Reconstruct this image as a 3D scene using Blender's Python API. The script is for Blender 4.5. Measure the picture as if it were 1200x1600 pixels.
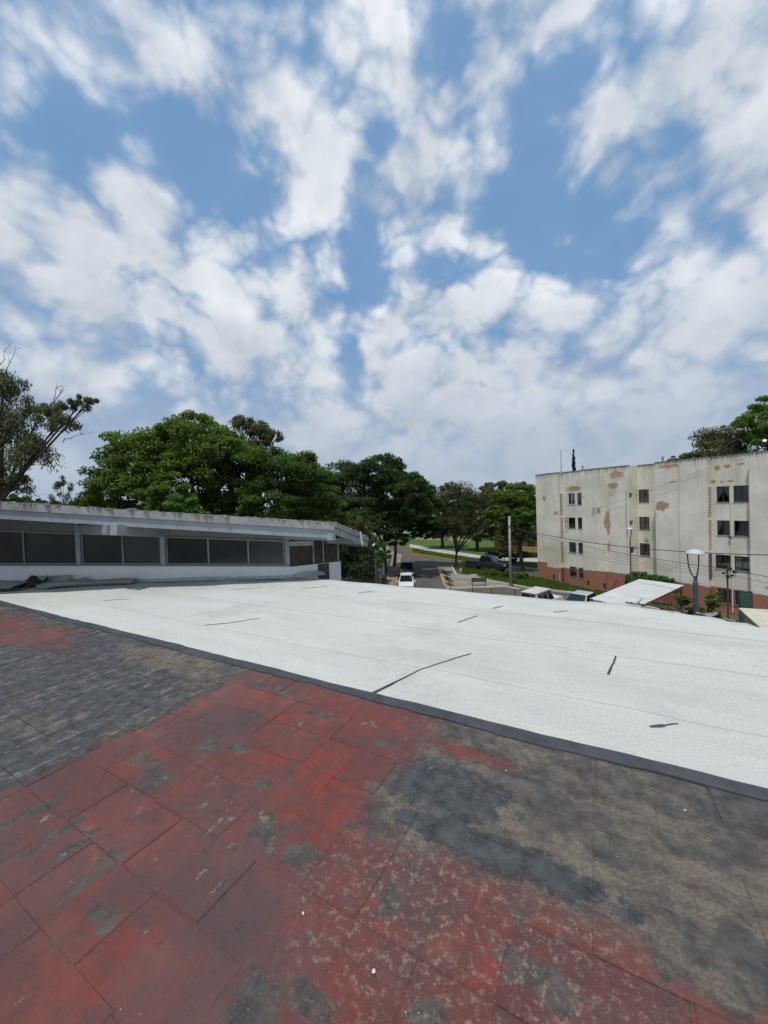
import bpy, bmesh, math, random
import numpy as np
from mathutils import Vector, Matrix

# ------------------------------------------------------------------ camera, world, sun, exposure
scn = bpy.context.scene
for o in list(bpy.data.objects): bpy.data.objects.remove(o)
R = math.radians
PITCH = math.atan2(-13, 600); ROLL = math.atan(.035)
fw = Vector((0, math.cos(PITCH), math.sin(PITCH))); up0 = Vector((0, -math.sin(PITCH), math.cos(PITCH))); r0 = Vector((1, 0, 0))
rt = r0*math.cos(ROLL) - up0*math.sin(ROLL); upv = up0*math.cos(ROLL) + r0*math.sin(ROLL)
cd = bpy.data.cameras.new('camera'); cam = bpy.data.objects.new('camera', cd); scn.collection.objects.link(cam)
cam.matrix_world = Matrix(((rt.x, upv.x, -fw.x, 0), (rt.y, upv.y, -fw.y, 0), (rt.z, upv.z, -fw.z, 9.0), (0, 0, 0, 1)))
cd.sensor_fit = 'HORIZONTAL'; cd.sensor_width = 36; cd.lens = 18; cd.clip_start = .05; cd.clip_end = 4000
scn.camera = cam

SUN_EL, SUN_AZ = R(72), (-.45, -.89)            # direction towards the sun
hl = math.hypot(*SUN_AZ)
sun_dir = Vector((SUN_AZ[0]/hl*math.cos(SUN_EL), SUN_AZ[1]/hl*math.cos(SUN_EL), math.sin(SUN_EL)))
sd = bpy.data.lights.new('sun', 'SUN'); sun = bpy.data.objects.new('sun', sd); scn.collection.objects.link(sun)
sd.energy = 4.3; sd.angle = R(1.2); sd.color = (1, .965, .91)
sun.rotation_euler = (-sun_dir).to_track_quat('-Z', 'Y').to_euler(); sun.location = (0, 0, 60)

scn.view_settings.view_transform = 'Standard'; scn.view_settings.look = 'None'
scn.view_settings.exposure = -0.6; scn.view_settings.gamma = 1; scn.view_settings.use_curve_mapping = False

class NT:
    """small helper to wire shader nodes"""
    def __init__(s, tree): s.t = tree; s.n = tree.nodes; s.l = tree.links
    def set(s, sock, val):
        if isinstance(val, bpy.types.NodeSocket): s.l.new(val, sock)
        elif val is not None:
            if isinstance(val, (tuple, list)) and hasattr(sock, 'default_value') and not isinstance(sock.default_value, float) and len(sock.default_value) == 4 and len(val) == 3: val = (*val, 1)
            sock.default_value = val
    def math(s, op, a, b=None, c=None, clamp=False):
        n = s.n.new('ShaderNodeMath'); n.operation = op; n.use_clamp = clamp
        s.set(n.inputs[0], a)
        if b is not None: s.set(n.inputs[1], b)
        if c is not None: s.set(n.inputs[2], c)
        return n.outputs[0]
    def vec(s, op, a, b=None, c=None):
        n = s.n.new('ShaderNodeVectorMath'); n.operation = op
        s.set(n.inputs[0], a)
        if b is not None: s.set(n.inputs[1], b)
        if c is not None: s.set(n.inputs[2], c)
        return n.outputs['Value'] if op in ('LENGTH', 'DOT_PRODUCT', 'DISTANCE') else n.outputs[0]
    def scale(s, a, k):
        n = s.n.new('ShaderNodeVectorMath'); n.operation = 'SCALE'; s.set(n.inputs[0], a); s.set(n.inputs['Scale'], k); return n.outputs[0]
    def noise(s, v, scale=1, detail=4, rough=.55, dist=0, color=False):
        n = s.n.new('ShaderNodeTexNoise'); s.set(n.inputs['Vector'], v); s.set(n.inputs['Scale'], scale)
        n.inputs['Detail'].default_value = detail; n.inputs['Roughness'].default_value = rough; n.inputs['Distortion'].default_value = dist
        return n.outputs['Color'] if color else n.outputs['Fac']
    def voro(s, v, scale=1, feature='F1', out='Distance'):
        n = s.n.new('ShaderNodeTexVoronoi'); n.feature = feature; s.set(n.inputs['Vector'], v); s.set(n.inputs['Scale'], scale); return n.outputs[out]
    def mix(s, f, a, b, blend='MIX'):
        n = s.n.new('ShaderNodeMix'); n.data_type = 'RGBA'; n.blend_type = blend; n.clamp_factor = True
        s.set(n.inputs[0], f); s.set(n.inputs[6], a); s.set(n.inputs[7], b); return n.outputs[2]
    def ss(s, x, lo, hi, a=0., b=1.):
        n = s.n.new('ShaderNodeMapRange'); n.interpolation_type = 'SMOOTHSTEP'
        s.set(n.inputs[0], x); s.set(n.inputs[1], lo); s.set(n.inputs[2], hi); s.set(n.inputs[3], a); s.set(n.inputs[4], b); return n.outputs[0]
    def comb(s, x, y, z):
        n = s.n.new('ShaderNodeCombineXYZ'); s.set(n.inputs[0], x); s.set(n.inputs[1], y); s.set(n.inputs[2], z); return n.outputs[0]
    def sep(s, v):
        n = s.n.new('ShaderNodeSeparateXYZ'); s.set(n.inputs[0], v); return n.outputs
    def blobs(s, v, lst, soft=0.):
        """max of soft ellipses: (centre xyz, radii xyz, amplitude) -> summed field"""
        acc = None
        for c, r, a in lst:
            k = [1/q for q in r]
            w = s.vec('LENGTH', s.vec('MULTIPLY_ADD', v, tuple(k), tuple(-c[i]*k[i] for i in range(3))))
            f = s.ss(w, 1., soft, 0., a) if a > 0 else s.ss(w, 1., soft, 0., a)
            acc = f if acc is None else s.math('ADD', acc, f)
        return acc

# ---- sky: physical sky with broken cumulus, continuing all round
w = bpy.data.worlds.new('World'); scn.world = w; w.use_nodes = True
w.cycles.sampling_method = 'MANUAL'; w.cycles.sample_map_resolution = 256
def build_sky():
    n = NT(w.node_tree); bg = w.node_tree.nodes['Background']
    sky = n.n.new('ShaderNodeTexSky'); sky.sky_type = 'NISHITA'; sky.sun_disc = False
    sky.sun_elevation = SUN_EL; sky.sun_rotation = math.atan2(sun_dir.x, sun_dir.y); sky.altitude = 1600; sky.air_density = 1.0; sky.dust_density = 1.2; sky.ozone_density = 1.2
    tc = n.n.new('ShaderNodeTexCoord'); D = n.vec('NORMALIZE', tc.outputs['Generated']); z = n.sep(D)[2]
    wn = n.vec('SUBTRACT', n.noise(D, 5.5, 3, .55, color=True), (.5, .5, .5))
    DW = n.vec('ADD', D, n.scale(wn, .065))
    S = n.vec('MULTIPLY', DW, (1., 1., 1.15))
    n1 = n.noise(S, 4.4, 9, .61)
    n0 = n.noise(n.vec('ADD', S, (-.012, -.03, .075)), 4.4, 4, .55)
    B = []
    def b(dx, dy, dz, rx, rz, a): q = .80/600; B.append(((dx, dy, dz), (rx*q, max(rx, rz)*q*1.5, rz*q), a))
    # open blue
    for t in [(-.26, .72, .64, 130, 75), (-.38, .67, .64, 130, 75), (-.48, .62, .62, 90, 60), (-.02, .84, .535, 80, 110), (.0, .87, .47, 80, 60), (.15, .848, .510, 90, 45), (.33, .74, .585, 85, 150), (.42, .77, .49, 80, 70), (.40, .60, .70, 100, 80), (.30, .66, .69, 60, 60),
              (.03, .717, .697, 55, 65), (.121, .644, .756, 55, 70), (-.351, .825, .443, 130, 34), (-.075, .93, .345, 45, 90)]: b(*t, -.52)
    # cloud banks
    for t in [(.06, .888, .450, 130, 65), (.13, .882, .452, 130, 70), (.26, .86, .43, 110, 60), (.22, .815, .545, 170, 55), (.39, .675, .630, 100, 60), (.62, .62, .50, 190, 300), (-.15, .735, .66, 120, 70), (-.10, .66, .745, 150, 90), (-.333, .60, .725, 190, 85),
              (.137, .684, .706, 130, 140), (.30, .63, .725, 110, 50), (.03, .776, .631, 190, 65), (-.50, .70, .51, 330, 120), (-.30, .84, .46, 230, 60), (-.25, .89, .38, 260, 100), (-.571, .724, .386, 280, 150), (.55, .76, .34, 300, 110), (.15, .94, .29, 330, 90)]: b(*t, .36)
    vo = n.n.new('ShaderNodeTexVoronoi'); vo.feature = 'F1'; n.set(vo.inputs['Vector'], n.vec('ADD', n.vec('MULTIPLY', D, (1., 1., 1.25)), n.scale(wn, .12))); vo.inputs['Scale'].default_value = 8.5; vo.inputs['Detail'].default_value = 2.; vo.inputs['Roughness'].default_value = .55
    n2 = n.math('SUBTRACT', 1.0, n.math('MULTIPLY', vo.outputs['Distance'], .85))
    f = n.math('ADD', n.math('ADD', n.math('MULTIPLY', n.math('SUBTRACT', n1, .5), 2.3), n.math('MULTIPLY', n.math('SUBTRACT', n2, .56), 1.15)), n.blobs(DW, B, 0.))
    f = n.math('ADD', f, n.ss(z, .46, .14, .36, .60))
    cover = n.ss(f, -.42, .46, .07, 1.)
    lit = n.math('ADD', n.math('MULTIPLY', n.math('SUBTRACT', n1, n0), 2.3), n.math('MULTIPLY', n.math('SUBTRACT', n2, .56), .75))
    body = n.math('MULTIPLY', n.ss(f, .20, 1.1), -.34)
    sh = n.math('ADD', n.math('ADD', .64, lit), body, clamp=True)
    ccol = n.mix(sh, (6.9, 7.7, 8.8), (12.4, 12.9, 13.5))
    blue = n.mix(.75, sky.outputs[0], (2.5, 5.2, 9.2))
    col = n.mix(cover, blue, ccol)
    col = n.mix(n.ss(z, .44, .02, 0., .88), col, (5.7, 6.65, 8.1))
    n.set(bg.inputs['Color'], col); bg.inputs['Strength'].default_value = .11
build_sky()

# ------------------------------------------------------------------ helpers
C = scn.collection
rnd = random.Random(7); rng = np.random.default_rng(7)
def link(o, parent=None):
    C.objects.link(o)
    if parent is not None: o.parent = parent
    return o
def tag(o, label=None, cat=None, group=None, kind=None):
    if label: o['label'] = label
    if cat: o['category'] = cat
    if group: o['group'] = group
    if kind: o['kind'] = kind
    return o
def thing(name, label, cat, loc=(0, 0, 0), rz=0, group=None):
    o = bpy.data.objects.new(name, None); link(o); o.location = loc; o.rotation_euler = (0, 0, rz); o.empty_display_size = .2
    return tag(o, label, cat, group)
class MB:
    def __init__(s): s.v = []; s.f = []
    def add(s, vs, fs):
        k = len(s.v); s.v += [tuple(p) for p in vs]; s.f += [tuple(i+k for i in q) for q in fs]; return s
    def box(s, c, h, ax=None):
        c = Vector(c); ax = ax or (Vector((1, 0, 0)), Vector((0, 1, 0)), Vector((0, 0, 1)))
        vs = [c+ax[0]*h[0]*i+ax[1]*h[1]*j+ax[2]*h[2]*k for k in (-1, 1) for j in (-1, 1) for i in (-1, 1)]
        return s.add(vs, [(0, 2, 3, 1), (4, 5, 7, 6), (0, 1, 5, 4), (1, 3, 7, 5), (3, 2, 6, 7), (2, 0, 4, 6)])
    def span(s, x0, x1, y0, y1, z0, z1): return s.box(((x0+x1)/2, (y0+y1)/2, (z0+z1)/2), ((x1-x0)/2, (y1-y0)/2, (z1-z0)/2))
    def beam(s, a, b, wd, ht, drop=0):
        """rectangular bar from a to b, upright"""
        a = Vector(a); b = Vector(b); t = (b-a); L = t.length; t /= L
        sd_ = t.cross(Vector((0, 0, 1)))
        if sd_.length < 1e-4: sd_ = Vector((1, 0, 0))
        sd_.normalize(); n = sd_.cross(t)
        return s.box((a+b)/2+n*drop, (L/2, wd/2, ht/2), (t, sd_, n))
    def tube(s, pts, rad, n=8, cap=True):
        pts = [Vector(p) for p in pts]; k = len(s.v); prev = None
        if not isinstance(rad, (list, tuple)): rad = [rad]*len(pts)
        for i, p in enumerate(pts):
            t = (pts[min(i+1, len(pts)-1)]-pts[max(i-1, 0)]).normalized()
            if prev is None: a = t.orthogonal().normalized()
            else:
                a = prev-t*prev.dot(t); a = a.normalized() if a.length > 1e-5 else t.orthogonal().normalized()
            prev = a; bb = t.cross(a)
            for j in range(n):
                q = 2*math.pi*j/n; s.v.append(tuple(p+(a*math.cos(q)+bb*math.sin(q))*rad[i]))
        for i in range(len(pts)-1):
            for j in range(n):
                s.f.append((k+i*n+j, k+i*n+(j+1) % n, k+(i+1)*n+(j+1) % n, k+(i+1)*n+j))
        if cap: s.f.append(tuple(k+j for j in range(n))[::-1]); s.f.append(tuple(k+(len(pts)-1)*n+j for j in range(n)))
        return s
    def lathe(s, prof, n=24, c=(0, 0, 0), axis='z'):
        k = len(s.v)
        for r_, h in prof:
            for j in range(n):
                q = 2*math.pi*j/n
                p = (r_*math.cos(q), r_*math.sin(q), h) if axis == 'z' else (r_*math.cos(q), h, r_*math.sin(q))
                s.v.append((p[0]+c[0], p[1]+c[1], p[2]+c[2]))
        for i in range(len(prof)-1):
            for j in range(n): s.f.append((k+i*n+j, k+i*n+(j+1) % n, k+(i+1)*n+(j+1) % n, k+(i+1)*n+j))
        return s
    def poly(s, pts, z0, z1):
        n = len(pts); vs = [(p[0], p[1], z0) for p in pts]+[(p[0], p[1], z1) for p in pts]
        return s.add(vs, [tuple(range(n))[::-1], tuple(range(n, 2*n))]+[(i, (i+1) % n, n+(i+1) % n, n+i) for i in range(n)])
    def mesh(s, name):
        m = bpy.data.meshes.new(name); m.from_pydata(s.v, [], s.f); m.validate(); return m
    def build(s, name, mat, parent=None, smooth=False, bevel=0, fix=True):
        m = s.mesh(name)
        if fix:
            bm = bmesh.new(); bm.from_mesh(m); bmesh.ops.recalc_face_normals(bm, faces=bm.faces); bm.to_mesh(m); bm.free()
        if mat: m.materials.append(mat)
        if smooth: m.polygons.foreach_set('use_smooth', [True]*len(m.polygons))
        o = bpy.data.objects.new(name, m); link(o, parent)
        if bevel:
            b = o.modifiers.new('bevel', 'BEVEL'); b.width = bevel; b.segments = 2; b.limit_method = 'ANGLE'
        return o

MATS = {}
def mat(name, col, rough=.7, metal=0, var=.12, scale=3., bump=.0, bscale=40, spec=.4, dirt=None, dscale=1.2, damt=.5):
    if name in MATS: return MATS[name]
    m = bpy.data.materials.new(name); m.use_nodes = True; n = NT(m.node_tree); bs = m.node_tree.nodes['Principled BSDF']
    tc = n.n.new('ShaderNodeTexCoord').outputs['Object']
    f = n.noise(tc, scale, 6, .6)
    c = n.mix(n.ss(f, .25, .75), tuple(x*(1-var) for x in col), tuple(min(1, x*(1+var)) for x in col))
    if dirt: c = n.mix(n.ss(n.noise(tc, dscale, 8, .65), .48, .75, 0, damt), c, dirt)
    n.set(bs.inputs['Base Color'], c); bs.inputs['Roughness'].default_value = rough; bs.inputs['Metallic'].default_value = metal; bs.inputs['Specular IOR Level'].default_value = spec
    if bump:
        b = n.n.new('ShaderNodeBump'); b.inputs['Strength'].default_value = bump; b.inputs['Distance'].default_value = .01
        n.set(b.inputs['Height'], n.noise(tc, bscale, 5, .6)); n.set(bs.inputs['Normal'], b.outputs[0])
    MATS[name] = m; return m

# ------------------------------------------------------------------ materials with a layout of their own
RZ = math.atan2(-.49, .87); UX = Vector((math.cos(RZ), math.sin(RZ), 0)); VX = Vector((-math.sin(RZ), math.cos(RZ), 0))
ROOF_Z = 7.5
def roof_uv(n):
    p = n.n.new('ShaderNodeNewGeometry').outputs['Position']
    return n.vec('DOT_PRODUCT', p, tuple(UX)), n.vec('DOT_PRODUCT', p, tuple(VX))
def coated_tile_material():
    m = bpy.data.materials.new('coated_tile'); m.use_nodes = True; n = NT(m.node_tree); bs = m.node_tree.nodes['Principled BSDF']
    u, v = roof_uv(n); P = n.comb(u, v, 0.)
    def C_(x, k=1.): return n.math('MULTIPLY', n.math('SUBTRACT', x, .5), k)
    coarse = n.noise(P, 2.6, 9, .66); rag = n.noise(P, 9, 9, .70); mid = n.noise(P, 11, 8, .70); fine = n.noise(P, 70, 6, .72); grit = n.noise(P, 260, 3, .7); big = n.noise(P, 1.5, 5, .6)
    obr = n.n.new('ShaderNodeObjectInfo').outputs['Random']
    def box(uc, vc, hu, hv):          # signed, positive inside
        a = n.math('SUBTRACT', hu, n.math('ABSOLUTE', n.math('SUBTRACT', u, uc))); b = n.math('SUBTRACT', hv, n.math('ABSOLUTE', n.math('SUBTRACT', v, vc))); return n.math('MINIMUM', a, b)
    def ell(uc, vc, ru, rv, k=.3): return n.math('MULTIPLY', n.math('SUBTRACT', 1., n.vec('LENGTH', n.vec('MULTIPLY_ADD', P, (1/ru, 1/rv, 0), (-uc/ru, -vc/rv, 0)))), k)
    mx = lambda a, b: n.math('MAXIMUM', a, b)
    sd_ = mx(mx(box(-1.93, .2, .95, 2.33), box(-.2, -.6, 1.15, 2.08)), mx(ell(-6.75, 2.0, 1.7, .34, .35), ell(-.76, 2.17, .24, .09, .15)))
    jit = n.math('ADD', C_(coarse, .85), C_(rag, .30)); sdj = n.math('ADD', sd_, jit)
    red = n.math('MULTIPLY', n.ss(sdj, -.09, .10), n.ss(n.math('ADD', n.math('MULTIPLY', sdj, 2.2), n.math('MULTIPLY', fine, 1.1)), .42, .72))
    # tar: streaked along v on the left, along u on the right
    left = n.ss(n.math('ADD', u, C_(coarse, 1.2)), -2.4, -3.0)
    uw = n.math('ADD', u, C_(coarse, .5)); vw = n.math('ADD', v, C_(n.noise(P, 2.2, 6, .6), .7))
    sv = n.noise(n.comb(n.math('MULTIPLY', uw, 6.5), n.math('MULTIPLY', vw, 2.2), 3.1), 1, 9, .72)
    su = n.noise(n.comb(n.math('MULTIPLY', uw, 2.6), n.math('MULTIPLY', vw, 4.6), 7.7), 1, 9, .74)
    brown = n.mix(n.ss(n.math('ADD', n.math('MULTIPLY', mid, .5), n.math('MULTIPLY', su, .5)), .36, .62), (.072, .062, .052), (.200, .165, .124)); brown = n.mix(n.ss(fine, .42, .66, 0, .65), brown, (.060, .054, .048)); brown = n.mix(n.ss(rag, .56, .72, 0, .6), brown, (.235, .195, .145))
    tar = n.mix(n.ss(mid, .3, .7), (.026, .029, .034), (.088, .090, .095)); tar = n.mix(n.ss(fine, .50, .72, 0, .6), tar, (.125, .120, .112))
    tl = n.math('ADD', n.math('MULTIPLY', sv, .60), n.math('MULTIPLY', big, .42)); tr = n.math('ADD', n.math('MULTIPLY', su, .85), n.math('ADD', n.math('MULTIPLY', big, .30), C_(rag, .14)))
    strip = n.ss(n.math('ADD', ell(-3.85, 2.26, 1.05, .24, 1.), C_(coarse, 1.6)), .0, .4)
    tarL = n.math('MULTIPLY', n.ss(n.math('ADD', tl, C_(rag, .25)), .50, .66, .94, .05), n.math('SUBTRACT', 1., n.math('MULTIPLY', strip, .85)))
    tarR = n.ss(tr, .49, .68, .62, 0.)
    tmask = n.math('ADD', n.math('MULTIPLY', left, tarL), n.math('MULTIPLY', n.math('SUBTRACT', 1., left), tarR))
    spill = n.math('ADD', mx(ell(-.72, 1.86, .36, .22, 1.), ell(-.42, 1.60, .55, .10, 1.)), C_(rag, 2.2))
    tmask = mx(tmask, n.ss(spill, .05, .2, 0, .95))
    ground = n.mix(tmask, brown, tar)
    ck = n.ss(n.math('ABSOLUTE', C_(n.noise(n.comb(n.math('MULTIPLY', u, 7.), n.math('MULTIPLY', v, .8), 1.3), 1, 7, .66))), .014, .0, 0, .7)
    ground = n.mix(n.math('MULTIPLY', n.math('MULTIPLY', ck, left), n.ss(rag, .46, .56)), ground, (.33, .30, .25))
    # red paint, weathered tile by tile
    rc = n.mix(n.ss(coarse, .36, .62), (.235, .044, .034), (.150, .054, .049)); rc = n.mix(n.ss(obr, .35, 1., 0, .62), rc, (.098, .047, .046))
    rc = n.mix(n.ss(mid, .36, .62, .55, 0), rc, (.082, .036, .034)); rc = n.mix(n.ss(rag, .54, .72, 0, .75), rc, (.088, .072, .070)); rc = n.mix(n.ss(fine, .55, .74, 0, .5), rc, (.30, .10, .068))
    rc = n.mix(n.ss(n.noise(P, 3.1, 8, .7), .56, .66, 0, .55), rc, (.225, .072, .045)); rc = n.mix(n.ss(grit, .60, .78, 0, .35), rc, (.05, .03, .03)); rc = n.mix(n.ss(n.noise(P, .8, 9, .72), .40, .66, .04, .42), rc, (.135, .105, .098))
    rc = n.mix(n.ss(n.noise(P, 1.9, 7, .62), .47, .66, 0, .60), rc, (.072, .058, .058)); rc = n.mix(n.ss(n.noise(P, 4.3, 8, .7), .56, .70, 0, .5), rc, (.052, .050, .052))
    # paint worn off
    gl = [(-1.64, 1.44, .07, .06), (-1.39, 1.22, .10, .13), (-1.15, 1.20, .13, .09), (-2.22, 1.52, .11, .10), (-2.01, 1.59, .13, .06), (-2.42, 1.25, .14, .09), (-2.20, 1.18, .12, .10), (-2.54, .72, .06, .20), (-2.25, .76, .05, .15),
          (-2.09, .77, .05, .15), (-1.86, .77, .06, .15), (-.72, 1.22, .05, .12), (-.80, .85, .10, .06), (-.94, .77, .10, .08), (-.18, 1.22, .18, .08), (-2.29, 2.27, .22, .07), (-2.6, 2.25, .16, .06), (-1.2, 2.02, .08, .05), (-1.62, .66, .10, .06), (-1.75, 2.12, .26, .05), (-.45, .98, .10, .08)]
    gb = n.blobs(P, [((a, b, 0), (c*1.5, d*1.5, 1), 1.) for a, b, c, d in gl], .0)
    gp = n.ss(n.math('ADD', gb, n.math('ADD', C_(rag, 3.2), C_(fine, 1.2))), .46, .66)
    gp = n.math('MULTIPLY', gp, n.ss(gb, .02, .2))
    fl = n.ss(n.math('ADD', n.noise(n.comb(n.math('MULTIPLY', u, 15.), n.math('MULTIPLY', v, 8.), 0), 1, 8, .72), n.math('MULTIPLY', C_(big), .5)), .615, .645)
    peel = mx(gp, fl)
    gcol = n.mix(n.ss(mid, .3, .7), (.036, .037, .039), (.112, .104, .090)); gcol = n.mix(n.ss(fine, .48, .72, 0, .55), gcol, (.165, .125, .095))
    rc = n.mix(n.math('MULTIPLY', peel, .86), rc, gcol); rc = n.mix(n.math('MULTIPLY', fl, n.ss(rag, .48, .60, 0, .7)), rc, (.30, .22, .15))
    sc_ = n.math('MULTIPLY', n.ss(n.noise(P, 30, 9, .78), .50, .66, 0, .75), n.ss(n.math('ADD', ell(-.42, 1.18, .85, .55, 1.), C_(coarse, 1.4)), .0, .5))
    rc = n.mix(sc_, rc, (.31, .25, .195))
    col = n.mix(red, ground, rc)
    col = n.mix(n.math('MULTIPLY', n.math('SUBTRACT', n.ss(sdj, -.05, .0), n.ss(sdj, .0, .04)), .45), col, (.050, .042, .042))
    sp = n.math('MULTIPLY', n.ss(n.voro(P, 30), .085, .05), n.ss(n.noise(P, 2.6, 3), .54, .62)); col = n.mix(sp, col, (.50, .46, .39))
    # dirt gathered and paint chipped along the tile joints
    gx, gy, _ = n.sep(n.n.new('ShaderNodeTexCoord').outputs['Generated'])
    ju = n.math('ABSOLUTE', n.math('SUBTRACT', gx, .5)); jv = n.math('ABSOLUTE', n.math('SUBTRACT', gy, .5))
    jm = n.math('ADD', mx(ju, jv), C_(rag, .16)); je = n.ss(jm, .468, .51)
    col = n.mix(n.math('MULTIPLY', je, n.ss(mid, .42, .60, .1, .65)), col, (.058, .046, .042)); col = n.mix(n.math('MULTIPLY', n.ss(jm, .45, .475), n.math('MULTIPLY', n.ss(fine, .60, .66), .5)), col, (.30, .19, .14))
    n.set(bs.inputs['Base Color'], col)
    n.set(bs.inputs['Roughness'], n.ss(mid, .3, .7, .70, .92)); bs.inputs['Specular IOR Level'].default_value = .25
    h = n.math('ADD', n.math('MULTIPLY', mid, 1.3), n.math('ADD', n.math('MULTIPLY', fine, .6), n.math('MULTIPLY', rag, 1.1)))
    b = n.n.new('ShaderNodeBump'); b.inputs['Strength'].default_value = 1.; b.inputs['Distance'].default_value = .009; n.set(b.inputs['Height'], h); n.set(bs.inputs['Normal'], b.outputs[0])
    return m
def membrane_material():
    m = bpy.data.materials.new('white_membrane'); m.use_nodes = True; n = NT(m.node_tree); bs = m.node_tree.nodes['Principled BSDF']
    u, v = roof_uv(n); P = n.comb(u, v, 0.)
    a = n.noise(n.comb(n.math('MULTIPLY', u, .6), n.math('MULTIPLY', v, 3.), 0), 1, 7, .62); g = n.noise(P, 55, 6, .75); g2 = n.noise(P, 16, 6, .7)
    c = n.mix(n.ss(a, .3, .7), (.430, .438, .405), (.510, .518, .480)); c = n.mix(n.ss(g, .36, .64, 0, .75), c, (.585, .59, .55)); c = n.mix(n.ss(g2, .52, .74, 0, .5), c, (.375, .395, .37))
    c = n.mix(n.ss(n.noise(P, .9, 8, .68), .50, .70, 0, .5), c, (.33, .345, .32)); c = n.mix(n.ss(n.noise(n.comb(n.math('MULTIPLY', u, .35), n.math('MULTIPLY', v, 1.3), 4.), 1, 6, .6), .50, .68, 0, .35), c, (.36, .375, .345))
    st = n.ss(n.noise(n.comb(n.math('MULTIPLY', u, 2.5), n.math('MULTIPLY', v, 20.), 0), 1, 6, .66), .62, .74, 0, .4); c = n.mix(st, c, (.27, .29, .28))
    dots = n.math('MULTIPLY', n.ss(n.voro(P, 6), .06, .035), n.ss(n.noise(P, 1.9, 3), .50, .58, 0, .8)); c = n.mix(dots, c, (.13, .14, .14))
    n.set(bs.inputs['Base Color'], c); bs.inputs['Roughness'].default_value = .9; bs.inputs['Specular IOR Level'].default_value = .15
    b = n.n.new('ShaderNodeBump'); b.inputs['Strength'].default_value = .8; b.inputs['Distance'].default_value = .007
    n.set(b.inputs['Height'], n.math('ADD', g, n.math('MULTIPLY', g2, 1.2))); n.set(bs.inputs['Normal'], b.outputs[0])
    return m
def facade_material():
    m = bpy.data.materials.new('weathered_facade'); m.use_nodes = True; n = NT(m.node_tree); bs = m.node_tree.nodes['Principled BSDF']
    p = n.n.new('ShaderNodeTexCoord').outputs['Object']; x, y, z = n.sep(p)
    wn = n.vec('SUBTRACT', n.noise(p, 2.4, 6, .65, color=True), (.5, .5, .5)); P = n.vec('ADD', p, n.scale(wn, .55))
    base = n.mix(n.ss(n.noise(p, .45, 5), .35, .65), (.71, .665, .545), (.86, .81, .675))
    base = n.mix(n.ss(n.noise(p, 5, 8, .7), .45, .8, 0, .5), base, (.53, .53, .475))
    # streaks of grime running down from the parapet
    st = n.noise(n.comb(n.math('MULTIPLY', x, 2.6), n.math('MULTIPLY', y, 2.6), n.math('MULTIPLY', z, .16)), 1, 7, .66)
    base = n.mix(n.math('MULTIPLY', n.ss(st, .46, .72), n.ss(z, 6.5, 11.7,   .14, .5)), base, (.40, .385, .33))
    base = n.mix(n.math('MULTIPLY', n.ss(n.noise(n.comb(n.math('MULTIPLY', x, 9.), 0., n.math('MULTIPLY', z, .5)), 1, 4), .42, .6), n.ss(z, 10.9, 11.65, 0., .7)), base, (.13, .125, .115))
    # yellowish damp
    base = n.mix(n.ss(n.blobs(P, [((2, 0, 2.8), (2.4, 4, 1.8), 1.), ((11.2, 0, 5.4), (1.2, 4, 2.6), .9), ((11.4, 0, 2.8), (1.5, 4, 1.3), .8), ((8.4, 0, 8), (.5, 3, 3), .6)], .2), .1, .9, 0, .5), base, (.52, .47, .31))
    # flaked plaster: ochre and pink undercoat
    och = n.blobs(P, [((12.95, 0, 8.0), (.8, 3, .6), 1.15), ((1.1, 0, 8.95), (.28, 3, .32), 1.), ((4.5, 0, 9.85), (1.3, 3, .42), 1.1), ((8.85, 0, 9.9), (.7, 3, .42), 1.), ((9.3, 0, 10.9), (1.0, 3, .5), .8), ((13.4, 0, 11.2), (1.3, 3, .25), .8), ((16.5, 0, 10.75), (.25, 3, .35), 1.), ((17.1, 0, 10.85), (.35, 3, .18), 1.), ((17.9, 0, 10.95), (.35, 3, .15), 1.),
                      ((16.3, 0, 9.75), (.25, 3, .2), 1.), ((16.75, 0, 9.75), (.22, 3, .13), 1.), ((17.3, 0, 9.75), (.3, 3, .13), 1.), ((13.6, 0, 9.95), (.7, 3, .1), .8), ((2.7, 0, 7.35), (.5, 3, .35), .75), ((7.5, 0, 7.6), (.45, 3, .6), .7), ((7.0, 0, 7.5), (.2, 3, .6), .7),
                      ((8.3, 0, 6.4), (.35, 3, 1.8), .95), ((8.35, 0, 4.2), (.25, 3, .8), .7), ((19.4, 0, 2.45), (.4, 3, .25), .5)], .35)
    och = n.ss(n.math('ADD', och, n.math('ADD', n.math('MULTIPLY', n.math('SUBTRACT', n.noise(p, 3.4, 9, .74), .5), 2.6), n.math('MULTIPLY', n.math('SUBTRACT', n.noise(p, 13, 6, .75), .5), 2.2))), .40, .72, 0, .9)
    base = n.mix(och, base, n.mix(n.noise(p, 6, 4), (.45, .30, .16), (.33, .21, .12)))
    pk = n.blobs(P, [((9.2, 0, 10.8), (1.1, 3, .75), 1.), ((8.6, 0, 9.4), (.8, 3, 1.0), .7), ((11.3, 0, 9.6), (.45, 3, 1.2), .75), ((10.6, 0, 9.9), (.4, 3, .7), .6), ((13.3, 0, 11.2), (1.4, 3, .3), .9), ((6.0, 0, 9.0), (.6, 3, .3), .7), ((12.1, 0, 11.1), (.4, 3, .5), .7), ((18, 0, 11.2), (.4, 3, .2), .8)], .2)
    pk = n.ss(n.math('ADD', pk, n.math('MULTIPLY', n.math('SUBTRACT', n.noise(p, 5.6, 9, .76), .5), 4.2)), .40, 1.0, 0, .7)
    base = n.mix(pk, base, (.52, .33, .25))
    # terracotta plinth paint
    pz = n.math('ADD', z, n.math('MULTIPLY', n.math('SUBTRACT', n.noise(p, 1.2, 5), .5), .18))
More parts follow.
